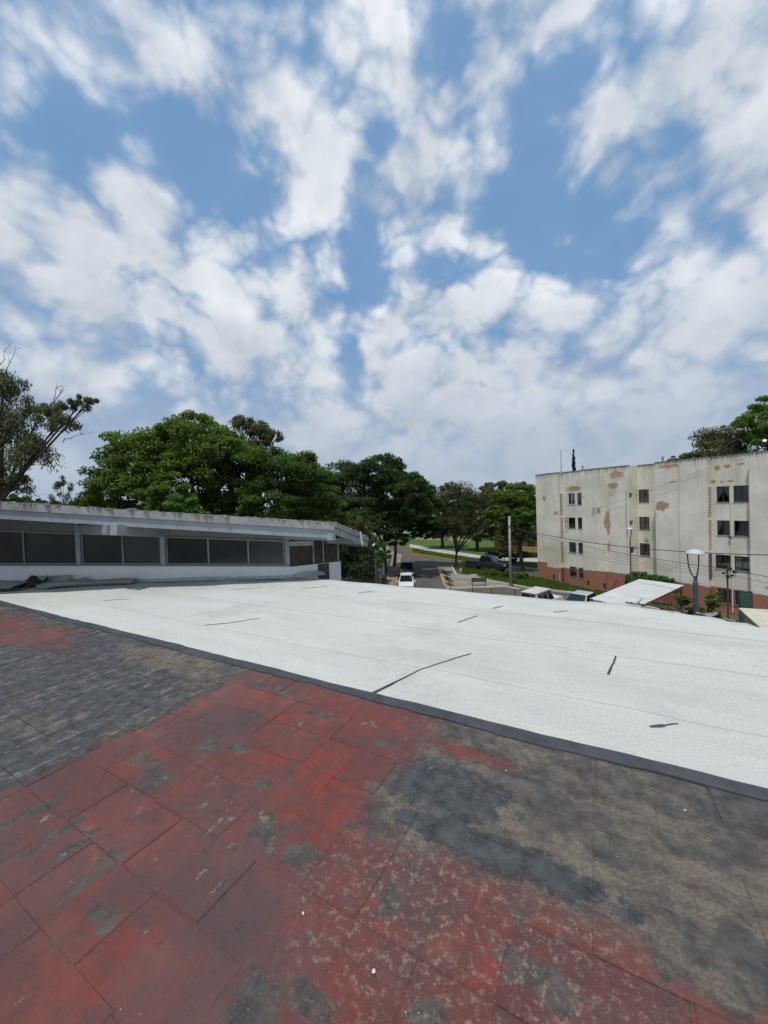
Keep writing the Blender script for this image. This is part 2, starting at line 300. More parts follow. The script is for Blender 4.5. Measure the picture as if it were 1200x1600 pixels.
    pl = n.mix(n.noise(p, 2.2, 7, .65), (.34, .145, .090), (.44, .205, .135)); pl = n.mix(n.ss(n.noise(p, 1.4, 7, .7), .52, .75, 0, .6), pl, (.20, .12, .085))
    sub = n.math('MULTIPLY', n.ss(x, 1.44, 1.46), n.ss(x, 9., 1.4, 0., .40)); base = n.mix(n.ss(n.math('ADD', pz, sub), 1.95, 1.91), base, pl)
    n.set(bs.inputs['Base Color'], base); bs.inputs['Roughness'].default_value = .9; bs.inputs['Specular IOR Level'].default_value = .2
    b = n.n.new('ShaderNodeBump'); b.inputs['Strength'].default_value = .4; b.inputs['Distance'].default_value = .02; n.set(b.inputs['Height'], n.math('SUBTRACT', n.noise(p, 9, 6), n.math('MULTIPLY', och, .6))); n.set(bs.inputs['Normal'], b.outputs[0])
    return m
def leaf_material(name, lo, hi, trans=.35):
    m = bpy.data.materials.new(name); m.use_nodes = True; n = NT(m.node_tree); m.node_tree.nodes.remove(m.node_tree.nodes['Principled BSDF'])
    out = m.node_tree.nodes['Material Output']; at = n.n.new('ShaderNodeAttribute'); at.attribute_name = 'tint'
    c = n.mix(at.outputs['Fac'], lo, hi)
    d = n.n.new('ShaderNodeBsdfPrincipled'); n.set(d.inputs['Base Color'], c); d.inputs['Roughness'].default_value = .55; d.inputs['Specular IOR Level'].default_value = .25
    t = n.n.new('ShaderNodeBsdfTranslucent'); n.set(t.inputs['Color'], n.mix(.5, c, (hi[0]*1.3, hi[1]*1.3, hi[2]*.6)))
    mx = n.n.new('ShaderNodeMixShader'); mx.inputs[0].default_value = trans; n.l.new(d.outputs[0], mx.inputs[1]); n.l.new(t.outputs[0], mx.inputs[2]); n.l.new(mx.outputs[0], out.inputs[0])
    return m
def glass_material(name, tint=(.5, .55, .55), a=.55):
    m = bpy.data.materials.new(name); m.use_nodes = True; n = NT(m.node_tree); m.node_tree.nodes.remove(m.node_tree.nodes['Principled BSDF'])
    g = n.n.new('ShaderNodeBsdfGlossy'); g.inputs['Roughness'].default_value = .06; g.inputs['Color'].default_value = (.9, .92, .92, 1)
    t = n.n.new('ShaderNodeBsdfTransparent'); t.inputs['Color'].default_value = (*tint, 1)
    lw = n.n.new('ShaderNodeFresnel'); lw.inputs[0].default_value = 1.5
    mx = n.n.new('ShaderNodeMixShader'); n.set(mx.inputs[0], n.math('ADD', lw.outputs[0], .04)); n.l.new(t.outputs[0], mx.inputs[1]); n.l.new(g.outputs[0], mx.inputs[2])
    n.l.new(mx.outputs[0], m.node_tree.nodes['Material Output'].inputs[0]); return m
M_TILE = coated_tile_material(); M_MEMB = membrane_material(); M_FAC = facade_material(); M_GLASS = glass_material('window_glass', (.78, .80, .80))
M_CARGLASS = mat('car_glass', (.012, .015, .018), .06, var=.05, spec=.6)
M_TAR = mat('tar_strip', (.046, .050, .058), .75, var=.25, scale=9, bump=.5, bscale=30, dirt=(.10, .095, .085), damt=.5)
M_WHITEWALL = mat('white_plaster', (.78, .77, .75), .9, var=.05, scale=1.5, bump=.3, bscale=30, dirt=(.58, .58, .58), damt=.5)
M_BLUEWOOD = mat('pale_blue_paint', (.30, .325, .340), .7, var=.12, scale=4, bump=.2, bscale=20, dirt=(.24, .25, .25), damt=.6)
M_GREYWOOD = mat('grey_board', (.33, .335, .32), .85, var=.18, scale=5, bump=.3, bscale=18, dirt=(.20, .17, .14), damt=.55)
M_SOFFIT = mat('soffit_panel', (.21, .215, .205), .85, var=.12, scale=2)
M_SCREEN = mat('dark_window_screen', (.026, .031, .034), .14, var=.25, scale=1.2, spec=.5, dirt=(.05, .055, .055), dscale=.8, damt=.6)
M_SCREENS = [M_SCREEN, mat('dark_window_screen_dusty', (.040, .046, .048), .22, var=.3, scale=.9, spec=.5, dirt=(.07, .075, .075), dscale=.7, damt=.7), mat('dark_window_screen_deep', (.020, .024, .027), .10, var=.3, scale=1.5, spec=.5)]
M_ALU = mat('dull_aluminium', (.23, .25, .26), .5, .4, var=.1)
M_SLAT = mat('brown_slat', (.085, .072, .060), .8, var=.35, scale=7, bump=.3)
M_CRUST = mat('roof_edge_crust', (.25, .215, .185), .95, var=.5, scale=9, bump=.6, dirt=(.5, .46, .42), dscale=6, damt=.8)
M_GREYMEMB = mat('grey_membrane_scrap', (.30, .33, .31), .85, var=.2, scale=6, bump=.3, dirt=(.16, .12, .10), damt=.6)
M_BROWN = mat('rusty_brown', (.13, .055, .035), .8, var=.3, scale=8)
M_CONC = mat('pale_concrete', (.36, .345, .31), .9, var=.12, scale=2, bump=.3, bscale=25, dirt=(.22, .20, .17), damt=.6)
M_SLATE = mat('slate_lamp_paint', (.070, .085, .105), .45, var=.1)
M_LAMPTOP = mat('lamp_cap_white', (.47, .50, .52), .5, var=.06)
M_DARKMETAL = mat('dark_metal', (.055, .055, .06), .5, .3, var=.2)
M_CABLE = mat('cable_black', (.025, .025, .027), .6)
M_BARK = mat('bark', (.075, .058, .042), .95, var=.35, scale=6, bump=.8, bscale=14)
M_PALEBARK = mat('pale_bark', (.20, .17, .14), .95, var=.3, scale=5, bump=.6, bscale=14)
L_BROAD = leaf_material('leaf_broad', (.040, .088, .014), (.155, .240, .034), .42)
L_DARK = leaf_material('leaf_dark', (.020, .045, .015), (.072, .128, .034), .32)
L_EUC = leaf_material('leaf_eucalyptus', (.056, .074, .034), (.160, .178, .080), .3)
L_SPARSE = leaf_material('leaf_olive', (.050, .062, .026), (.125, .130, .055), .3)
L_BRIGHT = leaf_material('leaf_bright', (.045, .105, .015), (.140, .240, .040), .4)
L_GRASS = leaf_material('grass_blade', (.055, .105, .018), (.150, .225, .045), .3)
L_DRY = leaf_material('dry_straw', (.19, .13, .065), (.40, .30, .17), .2)
L_PINK = leaf_material('pink_bract', (.32, .10, .20), (.50, .22, .34), .3)

# ------------------------------------------------------------------ ground, streets
def sheet_material(name, a, b, scale, c=None, rough=.92, bump=.4):
    return mat(name, tuple((x+y)/2 for x, y in zip(a, b)), rough, var=.25, scale=scale, bump=bump, bscale=30, dirt=c, dscale=.35, damt=.75, spec=.2)
def flat(name, pts, z, m, holes=None):
    mb = MB(); mb.add([(x, y, z) for x, y in pts], [tuple(range(len(pts)))]); o = mb.build(name, m)
    if o.data.polygons[0].normal.z < 0: o.data.flip_normals()
    return tag(o, kind='structure')
M_GROUND = sheet_material('ground_soil', (.10, .095, .05), (.13, .12, .07), .8, (.07, .10, .03))
M_ASPH = sheet_material('asphalt', (.085, .078, .070), (.115, .105, .094), .6, (.15, .132, .112))
M_PAVE = sheet_material('pavement_concrete', (.22, .20, .165), (.27, .245, .205), .7, (.17, .15, .125))
M_WALK = sheet_material('walkway_concrete', (.40, .38, .35), (.45, .43, .39), .7, (.30, .28, .25))
M_LAWN = sheet_material('lawn', (.060, .105, .022), (.085, .14, .030), 1.2, (.10, .115, .04))
flat('ground', [(-900, -300), (900, -300), (900, 1500), (-900, 1500)], 0, M_GROUND)
flat('road', [(-.6, 12), (6, 12), (5.4, 25), (24, 12), (27, 16), (21.5, 28), (18.6, 34.6), (14.6, 37.7), (13.0, 39.0), (6.1, 39.05), (7.1, 52.8), (9.0, 53.0), (11.3, 50.3), (14.5, 46.2), (24, 37.6), (60, 20), (62, 23.5), (26, 42.5), (17, 50), (12.1, 54.5), (8.0, 62.1), (4.5, 67.8), (2.3, 78), (2.5, 110), (-1.5, 110), (-.6, 78), (2.75, 66), (.9, 41.5)], .02, M_ASPH)
flat('pavement', [(-.9, 12), (-.75, 12), (.78, 41.5), (2.6, 66), (-.6, 78), (-1.9, 110), (-3.1, 110), (-2.5, 78), (.95, 66), (-.65, 41.5), (-2.2, 12)], .13, M_PAVE)
flat('pavement', [(6.15, 39.25), (12.1, 39.45), (13.0, 39.3), (12.85, 40.1), (11.4, 42.1), (10.55, 44.4), (10.9, 45.9), (9.7, 45.3), (8.55, 46.3), (9.0, 52.8), (7.2, 52.7), (6.2, 40.2)], .10, M_PAVE)
flat('lawn', [(4.7, 68), (8.15, 62.3), (12.2, 54.7), (17, 50.3), (26, 42.8), (60, 24), (70, 34), (28, 50), (15.4, 56.8), (9.9, 65.5), (4.9, 76.6)], .10, M_LAWN)
flat('path', [(4.9, 76.6), (9.9, 65.5), (15.4, 56.8), (28, 50), (70, 34), (71, 38), (29, 53.5), (16.3, 60.0), (10.7, 70.7), (5.3, 82.5)], .11, M_WALK)
flat('lawn', [(5.3, 82.6), (10.8, 70.8), (16.4, 60.1), (29, 53.6), (71, 38.2), (90, 60), (60, 100), (8, 110), (4.5, 110)], .09, M_LAWN)
flat('lawn', [(10.9, 44.6), (11.7, 42.3), (13.1, 40.4), (14.7, 38.1), (18.8, 35.0), (21.7, 28.5), (24.5, 22), (25.2, 22.4), (19.6, 36), (17.5, 41.8), (24.5, 37.1), (14.8, 45.6), (11.5, 49.6), (9.2, 52.2), (9.3, 46.8), (10.0, 45.8), (11.0, 46.3)], .09, M_LAWN)
M_YEL = mat('yellow_kerb_paint', (.48, .27, .04), .8, var=.25, scale=3, dirt=(.30, .26, .20), dscale=1.1, damt=.9)
M_WHITEKERB = mat('white_kerb_paint', (.58, .55, .48), .85, var=.15, scale=2, dirt=(.33, .30, .25), dscale=1, damt=.7)
def kerb(pts, m, h=.15, wd=.16, seg=1.0):
    for a, b in zip(pts, pts[1:]):
        a = Vector((*a, 0)); b = Vector((*b, 0)); L = (b-a).length; n = max(1, round(L/seg)); mb = MB()
        for i in range(n):
            p = a.lerp(b, (i+.012)/n); q = a.lerp(b, (i+.988)/n); hh = h+rnd.uniform(-.006, .006); mb.beam((p.x, p.y, hh/2), (q.x, q.y, hh/2), wd, hh)
        tag(mb.build('kerb', m), kind='structure')
kerb([(.82, 40), (2.68, 66)], M_YEL); kerb([(-.7, 16), (.82, 39.9)], M_YEL)
kerb([(6.1, 39.9), (7.15, 52.8)], M_YEL, .16, .2)
kerb([(4.55, 68), (8.05, 62.2), (12.15, 54.6)], M_YEL); kerb([(12.2, 54.5), (17, 50.1), (26, 42.6)], M_WHITEKERB)
kerb([(9.05, 52.9), (8.5, 46.4), (9.7, 45.4), (10.9, 46.0)], M_WHITEKERB); kerb([(10.5, 44.5), (11.4, 42.1), (12.9, 40.2), (14.5, 37.8), (18.6, 34.7), (21.6, 28.3), (24.4, 22)], M_WHITEKERB)
kerb([(6.05, 39.15), (12.1, 39.35), (13.1, 37.8)], M_WHITEKERB, .14)

# ------------------------------------------------------------------ the low building whose roof we stand on
low = thing('low_building', 'low flat-roofed building with red and black coated tiles and white roofing membrane', 'building', (0, 0, 0), RZ)
def vfar(u):
    pts = [(-13, 6.12), (-3, 6.14), (.45, 6.1), (1.0, 5.93), (1.4, 5.78), (1.7, 5.58), (2.3, 5.1), (3.2, 4.3), (4.6, 3.0)]
    for (a, b), (c, d) in zip(pts, pts[1:]):
        if u <= c: return b+(d-b)*(u-a)/(c-a)
    return pts[-1][1]
us = [i*.25-12.5 for i in range(69)]
edge = [(u_, vfar(u_)-.05) for u_ in us]
mb = MB(); mb.poly([(-12.5, -4.5), (4.5, -4.5)]+edge[::-1], 0, 7.44); mb.build('wall', M_WHITEWALL, low)
mb = MB(); mb.poly([(-12.5, -4.5), (4.55, -4.5), (4.55, 2.5), (-12.5, 2.5)], 7.445, 7.5008); deck = mb.build('roof_deck', M_TILE, low)
tag(deck, 'roof deck of peeling red painted and tar coated tiles')
def tile_mesh(seed, hu):
    q = random.Random(seed); hv, t, ch = .1362, .016, .0035
    def ring(z, inset): return [(sx*(hu-inset)+q.uniform(-.002, .002), sy*(hv-inset)+q.uniform(-.002, .002), z+q.uniform(-.0006, .0006)*(inset > 0)) for sx, sy in ((-1, -1), (1, -1), (1, 1), (-1, 1))]
    vs = ring(0, 0)+ring(t-ch, 0)+ring(t, ch)
    fs = [(0, 1, 5, 4), (1, 2, 6, 5), (2, 3, 7, 6), (3, 0, 4, 7), (4, 5, 9, 8), (5, 6, 10, 9), (6, 7, 11, 10), (7, 4, 8, 11), (8, 9, 10, 11)]
    return vs, fs
TM = []
for s_ in range(12):
    vs, fs = tile_mesh(s_, .1238 if s_ < 6 else .2484); m = bpy.data.meshes.new('tile'); m.from_pydata(vs, [], fs); m.materials.append(M_TILE); TM.append((m, vs, fs))
cells = []
for j in range(-20, 6):
    i = -46
    while i < 23:
        two = rnd.random() < .42; uc, vc = -1.05+.25*(i+(1 if two else .5)), 1.10+.275*(j+.5); i += 2 if two else 1
        if vc > 2.47 or vc < -4.3 or uc < -12.2 or uc > 4.3: continue
        p = UX*uc+VX*vc+Vector((0, 0, ROOF_Z)); d = p-Vector((0, 0, 9)); zc = d.dot(fw)
        vis = False; dist = d.length
        if zc > .3:
            x, y = 600+600*d.dot(rt)/zc, 800-600*d.dot(upv)/zc; vis = -60 < x < 1260 and y < 1700
        cells.append((not vis, dist, uc, vc, two))
cells.sort()
field = MB()
for k, (nv, dist, uc, vc, two) in enumerate(cells):
    z = 7.488+rnd.uniform(-.0022, .0020); rx, ry = R(rnd.gauss(0, .35)), R(rnd.gauss(0, .35 if not two else .2)); m, vs, fs = TM[rnd.randrange(6)+(6 if two else 0)]; ja, jb = rnd.gauss(0, .003), rnd.gauss(0, .003)
    if k < 300:
        o = bpy.data.objects.new('tile', m); link(o, deck); o.location = (uc+ja, vc+jb, z); o.rotation_euler = (rx, ry, R(rnd.gauss(0, .45))); o.scale = (rnd.uniform(.99, 1.02), rnd.uniform(.99, 1.02), 1)
    else:
        M = Matrix.Translation((uc+ja, vc+jb, z)) @ Matrix.Rotation(rx, 4, 'X') @ Matrix.Rotation(ry, 4, 'Y'); field.add([M @ Vector(q) for q in vs], fs)
tag(field.build('tile_field', M_TILE, deck, fix=False), kind='stuff')

def swell(u_, v_): return min(1, max(0, (v_-2.55)/.5))*(.010*math.sin(u_*1.9+v_*1.1)*math.sin(v_*2.3-u_*.6)+.006*math.sin(u_*5.1+1.2)*math.sin(v_*4.3))
memb = None; seams = [2.46, 3.12, 4.12, 5.12, 6.3]
for i in range(4):
    mb = MB(); v0, v1 = seams[i], seams[i+1]+.05; nu, nv = 170, 10; k0 = []
    for a in range(nu+1):
        u_ = -12.4+(16.9)*a/nu; vf = vfar(u_); wob = .006*math.sin(u_*3.3+i)+.004*math.sin(u_*9.1)
        for b in range(nv+1):
            v_ = v0+(v1-v0)*b/nv; cl = min(v_, vf); fall = max(0, v_-vf)
            z = 7.510-.012*max(0, (2.52-cl)/.06)+swell(u_, cl)+.0009*i-(min(fall, .12)*1.0)+(.0006 if b == 0 and i else 0)
            mb.v.append((u_, cl+wob*(b == 0)+min(fall, .05)*.4, z))
    for a in range(nu):
        for b in range(nv):
            q = [a*(nv+1)+b, (a+1)*(nv+1)+b, (a+1)*(nv+1)+b+1, a*(nv+1)+b+1]
            p = [mb.v[t] for t in q]
            if max(abs(p[0][1]-p[3][1]), abs(p[0][2]-p[3][2]), abs(p[1][1]-p[2][1])) > 1e-4: mb.f.append(tuple(q))
    if i == 0:
        memb = mb.build('roof_membrane', M_MEMB, low, smooth=True, fix=False); tag(memb, 'white granulated roofing membrane')
    else: mb.build('membrane_strip', M_MEMB, memb, smooth=True, fix=False)
# black edge strip between tiles and membrane
mb = MB(); n = 150
for a in range(n+1):
    u_ = -12.4+16.9*a/n; w0 = 2.446+.010*math.sin(u_*2.1)+.006*math.sin(u_*5.7+.4)+rnd.gauss(0, .005); w1 = 2.545+.006*math.sin(u_*1.3+1)+rnd.gauss(0, .0025); zt = 7.520+.003*math.sin(u_*4)
    mb.v += [(u_, w0-.004, 7.49), (u_, w0, zt-.006), (u_, w0+.012, zt), (u_, w1-.01, zt+.002+swell(u_, w1)*.6), (u_, w1, 7.505)]
for a in range(n):
    for b in range(4): mb.f.append((a*5+b, (a+1)*5+b, (a+1)*5+b+1, a*5+b+1))
mb.build('border_strip', M_TAR, low, fix=True)
# strokes of tar on the membrane joints
def tar_mark(pts, wd):
    mb = MB(); pts = [Vector((*p, 0)) for p in pts]; out = []
    for a, b in zip(pts, pts[1:]):
        nn = max(2, int((b-a).length/.05))
        out += [a.lerp(b, i/nn) for i in range(nn)]
    out.append(pts[-1]); N = len(out)
    for i, p in enumerate(out):
        t = (out[min(i+1, N-1)]-out[max(i-1, 0)]).normalized(); s_ = Vector((-t.y, t.x, 0)); ww = (wd[0]+(wd[1]-wd[0])*i/(N-1))*rnd.uniform(.75, 1.2)/2*.72; c_ = p+s_*rnd.gauss(0, .0018)
        z = 7.5125+swell(p.x, p.y)+.0009*sum(p.y > q for q in seams[1:4])
        for f_, dz in ((-1, 0), (-.6, .005), (.6, .005), (1, 0)): q = c_+s_*ww*f_; mb.v.append((q.x, q.y, z+dz))
    for i in range(N-1):
        for b in range(3): mb.f.append((i*4+b, (i+1)*4+b, (i+1)*4+b+1, i*4+b+1))
    mb.build('tar_mark', M_TAR, memb, smooth=True)
tar_mark([(-1.60, 2.53), (-1.51, 2.80), (-1.42, 3.06)], (.016, .010)); tar_mark([(-1.575, 2.53), (-1.49, 2.83), (-1.43, 3.04)], (.010, .010)); tar_mark([(-1.42, 3.06), (-1.26, 3.33), (-1.12, 3.60)], (.011, .012))
tar_mark([(-4.49, 3.14), (-4.27, 3.38), (-4.05, 3.65)], (.013, .006)); tar_mark([(-1.56, 4.52), (-1.41, 4.85)], (.014, .014)); tar_mark([(-1.31, 5.27), (-1.22, 5.45)], (.02, .015))
tar_mark([(.03, 3.67), (.065, 3.9), (.1, 4.11)], (.028, .022)); tar_mark([(.25, 2.93), (.285, 2.955), (.33, 2.985)], (.02, .05)); tar_mark([(.33, 2.985), (.37, 3.02), (.41, 3.05)], (.012, .006))
tar_mark([(-5.9, 4.75), (-5.5, 5.05)], (.009, .005)); tar_mark([(-4.75, 5.3), (-4.4, 5.6)], (.010, .005)); tar_mark([(-.55, 5.35), (-.40, 5.5)], (.010, .012)); tar_mark([(-7.4, 3.3), (-7.1, 3.55)], (.008, .005)); tar_mark([(-3.6, 5.4), (-3.4, 5.62)], (.008, .006))

# ------------------------------------------------------------------ clerestory building on the left
CO = Vector((-5, 10, 0))
cl = thing('clerestory_building', 'low building with a band of dark clerestory windows under a deep pale blue eave', 'building', tuple(CO))
def wl(x, y, z): return (x-CO.x, y-CO.y, z-CO.z)
fy = lambda x: 8.3-.0448*(x+8.24)
sill = lambda x: 7.95-.0302*(x+8.36)
wtop = lambda x: 8.71-.0664*(x+8.29)
zr = lambda x, y: 9.24-.0982*(x+6.98)-.09*(y-7.0)
ey = lambda x: 7.0+.0666*(x+6.98)
def prism(mb, quad_front, thick):
    """quad in the wall plane pushed back by thick along +y"""
    f = [Vector(wl(*p)) for p in quad_front]; b = [p+Vector((0, thick, 0)) for p in f]
    mb.add(f+b, [(0, 1, 2, 3), (7, 6, 5, 4), (0, 4, 5, 1), (1, 5, 6, 2), (2, 6, 7, 3), (3, 7, 4, 0)]); return mb
P1, P2 = Vector((-1.99, 8.02, 0)), Vector((-1.01, 8.57, 0))
XL = -14.
mb = MB(); prism(mb, [(XL, fy(XL), 0), (P1.x, P1.y, 0), (P1.x, P1.y, sill(P1.x)), (XL, fy(XL), sill(XL))], .2); mb.build('front_wall', M_WHITEWALL, cl)
mb = MB(); mb.add([wl(*p) for p in [(P1.x+.002, P1.y+.002, 0), (P2.x, P2.y, 0), (P2.x, P2.y, 7.745), (P1.x+.002, P1.y+.002, sill(P1.x)-.003), (P1.x-.12, P1.y+.2, 0), (P2.x-.12, P2.y+.2, 0), (P2.x-.12, P2.y+.2, 7.745), (P1.x-.12, P1.y+.2, sill(P1.x)-.003)]], [(0, 1, 2, 3), (7, 6, 5, 4), (0, 4, 5, 1), (1, 5, 6, 2), (2, 6, 7, 3)]); mb.build('side_wall', M_WHITEWALL, cl)
mb = MB(); mb.add([wl(*p) for p in [(P2.x-.005, P2.y+.02, 0), (-1.7, 13.5, 0), (XL, 14, 0), (XL, fy(XL)+.25, 0), (P2.x-.005, P2.y+.02, 7.74), (-1.7, 13.5, 7.9), (XL, 14, 8.9), (XL, fy(XL)+.25, 8.9)]], [(0, 1, 5, 4), (1, 2, 6, 5), (2, 3, 7, 6)]); mb.build('rear_wall', M_WHITEWALL, cl)
# roof
E_ = (-.97, 7.4, zr(-.97, 7.4)+.03); F_ = (-.41, 9.0, 8.20); G_ = (-.75, 13.6, 7.75); W_ = (XL, ey(XL), zr(XL, ey(XL))); B_ = (XL, 14.2, zr(XL, 14.2)); K_ = (-3.2, 13.9, zr(-3.2, 13.9))
rp = [W_, E_, F_, G_, K_, B_]; mb = MB(); t_ = Vector((0, 0, .05)); n = len(rp)
mb.add([wl(*p) for p in rp]+[Vector(wl(*p))-t_ for p in rp], [(0, 1, 4, 5), (1, 2, 3, 4), (6, 11, 10, 7), (7, 10, 9, 8)]+[(i, (i+1) % n, n+(i+1) % n, n+i) for i in range(n)]); roof = mb.build('roof', M_SOFFIT, cl)
def fascia(a, b, name, m, top, bot, off, th=.045):
    a = Vector(a); b = Vector(b); t = (b-a); nrm = Vector((t.y, -t.x, 0)).normalized(); mb = MB(); vs = []
    for o_ in (off, off-th):
        for p, z in ((a, top), (b, top), (b, bot), (a, bot)):
            q = p+nrm*o_; vs.append(wl(q.x, q.y, q.z+z))
    mb.add(vs, [(0, 1, 2, 3), (7, 6, 5, 4), (0, 4, 5, 1), (1, 5, 6, 2), (2, 6, 7, 3), (3, 7, 4, 0)]); return mb.build(name, m, cl)
fascia(W_, E_, 'upper_fascia', M_GREYWOOD, .02, -.115, .03); fascia(W_, E_, 'lower_fascia', M_BLUEWOOD, -.118, -.29, .0)
fascia(E_, F_, 'upper_fascia', M_GREYWOOD, .02, -.06, .03); fascia(E_, F_, 'lower_fascia', M_BLUEWOOD, -.063, -.19, .0)
fascia(F_, G_, 'lower_fascia', M_BLUEWOOD, .0, -.15, .0)
cr = MB()
for (a, b, N) in ((W_, E_, 520), (E_, F_, 90)):
    a, b = Vector(a), Vector(b)
    for i in range(N):
        p = a.lerp(b, rnd.random()); s_ = rnd.uniform(.012, .05); big = rnd.random() < .06
        cr.box(wl(p.x, p.y+rnd.uniform(-.02, .06), p.z+.016+rnd.uniform(0, .012)*(2 if big else 1)), (s_*(1.2+big), s_*.8, s_*.2*(1+big)), tuple(Vector(q) for q in Matrix.Rotation(rnd.uniform(0, 3), 3, 'Z')))
tag(cr.build('edge_crust', M_CRUST, cl), kind='stuff')
a = Vector(E_).lerp(Vector(F_), .68); mb = MB(); mb.beam(wl(a.x+.05, a.y-.03, a.z+.06), wl(a.x+.09, a.y-.06, a.z-.24), .055, .012); mb.build('downpipe_bracket', M_LAMPTOP, cl)
# wall panel over the windows
mb = MB(); prism(mb, [(XL, fy(XL)+.05, wtop(XL)), (P1.x, P1.y+.05, wtop(P1.x)), (P1.x, P1.y+.05, zr(P1.x, 8.1)-.06), (XL, fy(XL)+.05, zr(XL, 8.4)-.06)], .1); mb.build('clerestory_panel', M_SOFFIT, cl)
mb = MB(); prism(mb, [(XL, fy(XL)-.03, sill(XL)+.002), (P1.x-.05, P1.y-.03, sill(P1.x)+.002), (P1.x-.05, P1.y-.03, sill(P1.x)+.024), (XL, fy(XL)-.03, sill(XL)+.024)], .12); mb.build('window_sill', M_ALU, cl)
for xs in ([-13.4, -12.4, -11.6, -9.62], [-9.36, -7.83, -6.65], [-6.51, -5.62, -4.79], [-4.65, -3.75, -2.89, -2.13]):
    if xs[0] < -13: xs = [-13.4, -11.6, -9.62]
    f = MB(); x0, x1 = xs[0], xs[-1]; fr = .028
    def strip(xa, za, xb, zb, wd, vert):
        if vert: f_q = [(xa-wd/2, fy(xa)+.02, za), (xa+wd/2, fy(xa)+.02, za), (xb+wd/2, fy(xb)+.02, zb), (xb-wd/2, fy(xb)+.02, zb)]
        else: f_q = [(xa, fy(xa)+.02, za-wd/2), (xb, fy(xb)+.02, zb-wd/2), (xb, fy(xb)+.02, zb+wd/2), (xa, fy(xa)+.02, za+wd/2)]
        return f_q
    b0, b1, t0, t1 = sill(x0)+.026, sill(x1)+.026, wtop(x0), wtop(x1)
    prism(f, strip(x0, b0, x0, t0, fr, True), .05); prism(f, strip(x1, b1, x1, t1, fr, True), .05)
    prism(f, strip(x0+fr/2, b0+fr/2, x1-fr/2, b1+fr/2, fr, False), .048); prism(f, strip(x0+fr/2, t0-fr/2, x1-fr/2, t1-fr/2, fr, False), .048)
    wd_ = f.build('window', M_ALU, cl)
    for x in xs[1:-1]:
        g = MB(); prism(g, strip(x, sill(x)+.026+fr, x, wtop(x)-fr, .034, True), .045); g.build('mullion', M_ALU, wd_)
    for xa, xb in zip(xs, xs[1:]):
        g = MB(); e = .015; prism(g, [(xa+e, fy(xa)+.045, sill(xa)+.03), (xb-e, fy(xb)+.045, sill(xb)+.03), (xb-e, fy(xb)+.045, wtop(xb)-.005), (xa+e, fy(xa)+.045, wtop(xa)-.005)], .012); g.build('pane', M_SCREENS[len(C.objects) % 3], wd_)
for x in (-9.49, -6.58, -4.72, -2.05):
    g = MB(); prism(g, [(x-.042, fy(x)-.015, sill(x)+.02), (x+.042, fy(x)-.015, sill(x)+.02), (x+.042, fy(x)-.015, zr(x, 8.1)-.1), (x-.042, fy(x)-.015, zr(x, 8.1)-.1)], .09); g.build('post', M_BLUEWOOD, cl)
def beam(a, b, wd=.12, ht=.16): g = MB(); g.beam(wl(*a), wl(*b), wd, ht); return g.build('beam', M_BLUEWOOD, cl, bevel=.004)
beam((-4.70, 8.2, 8.55), (-4.93, 6.98, 8.70), .15, .20); beam((-6.58, 8.3, 8.67), (-5.04, 7.06, 8.70), .13, .19)
beam((-9.49, 8.4, 8.92), (-9.7, 6.85, 9.18), .13, .15); beam((-11.2, 8.45, 9.05), (-9.78, 6.9, 9.17), .12, .14)
beam((-2.1, 8.1, 8.385), (-.98, 7.36, 8.40), .10, .135); beam((-2.05, 8.06, 8.235), (-1.47, 7.69, 8.265), .10, .10)
beam((-1.9, 8.5, 8.25), (-.56, 8.47, 8.20), .10, .12); beam((-1.4, 9.3, 8.10), (-.43, 8.96, 8.065), .10, .10)
# joists under the eave
for i in range(11):
    x = -12.6+i*.98
    if min(abs(x+4.93), abs(x+5.6)) < .25: continue
    g = MB(); g.beam(wl(x, fy(x), zr(x, fy(x))-.085), wl(x, ey(x)+.06, zr(x, ey(x))-.085), .05, .06); g.build('joist', M_SOFFIT, cl)
# slatted side window and door
d_ = (P2-P1); Ld = d_.length; d_ /= Ld; nr = Vector((d_.y, -d_.x, 0))
def onside(t, out, z): p = P1+d_*(t*Ld)+nr*out; return wl(p.x, p.y, z)
def sidebox(t0, t1, z0, z1, out, th, zb0=None, zb1=None):
    g = MB(); g.add([onside(t0, out, z0), onside(t1, out, z0), onside(t1, out, z1), onside(t0, out, z1), onside(t0, out-th, z0), onside(t1, out-th, z0), onside(t1, out-th, z1), onside(t0, out-th, z1)], [(0, 1, 2, 3), (7, 6, 5, 4), (0, 4, 5, 1), (1, 5, 6, 2), (2, 6, 7, 3), (3, 7, 4, 0)]); return g
sidebox(.0, 1.0, 7.74, 8.42, -.06, .03).build('slat_backing', M_SLAT, cl)
for i in range(27):
    t = .035+i*.0345
    if min(abs(t-.449), abs(t-.648), abs(t-.941)) < .02: continue
    sidebox(t, t+.022, 7.765, 8.36, -.012, .03).build('slat', M_SLAT, cl)
for t in (.449, .648, .955): sidebox(t-.012, t+.012, 7.755, 8.40, .004, .05).build('post', M_GREYWOOD, cl)
sidebox(0, 1, 7.748, 7.764, .012, .06).build('window_sill', M_SLAT, cl)
sidebox(.525, .75, 5.6, 7.735, .012, .03).build('door', M_SLAT, cl)
for i in range(6): sidebox(.53+i*.037, .558+i*.037, 5.65, 7.73, .026, .012).build('door_slat', M_SLAT, cl)
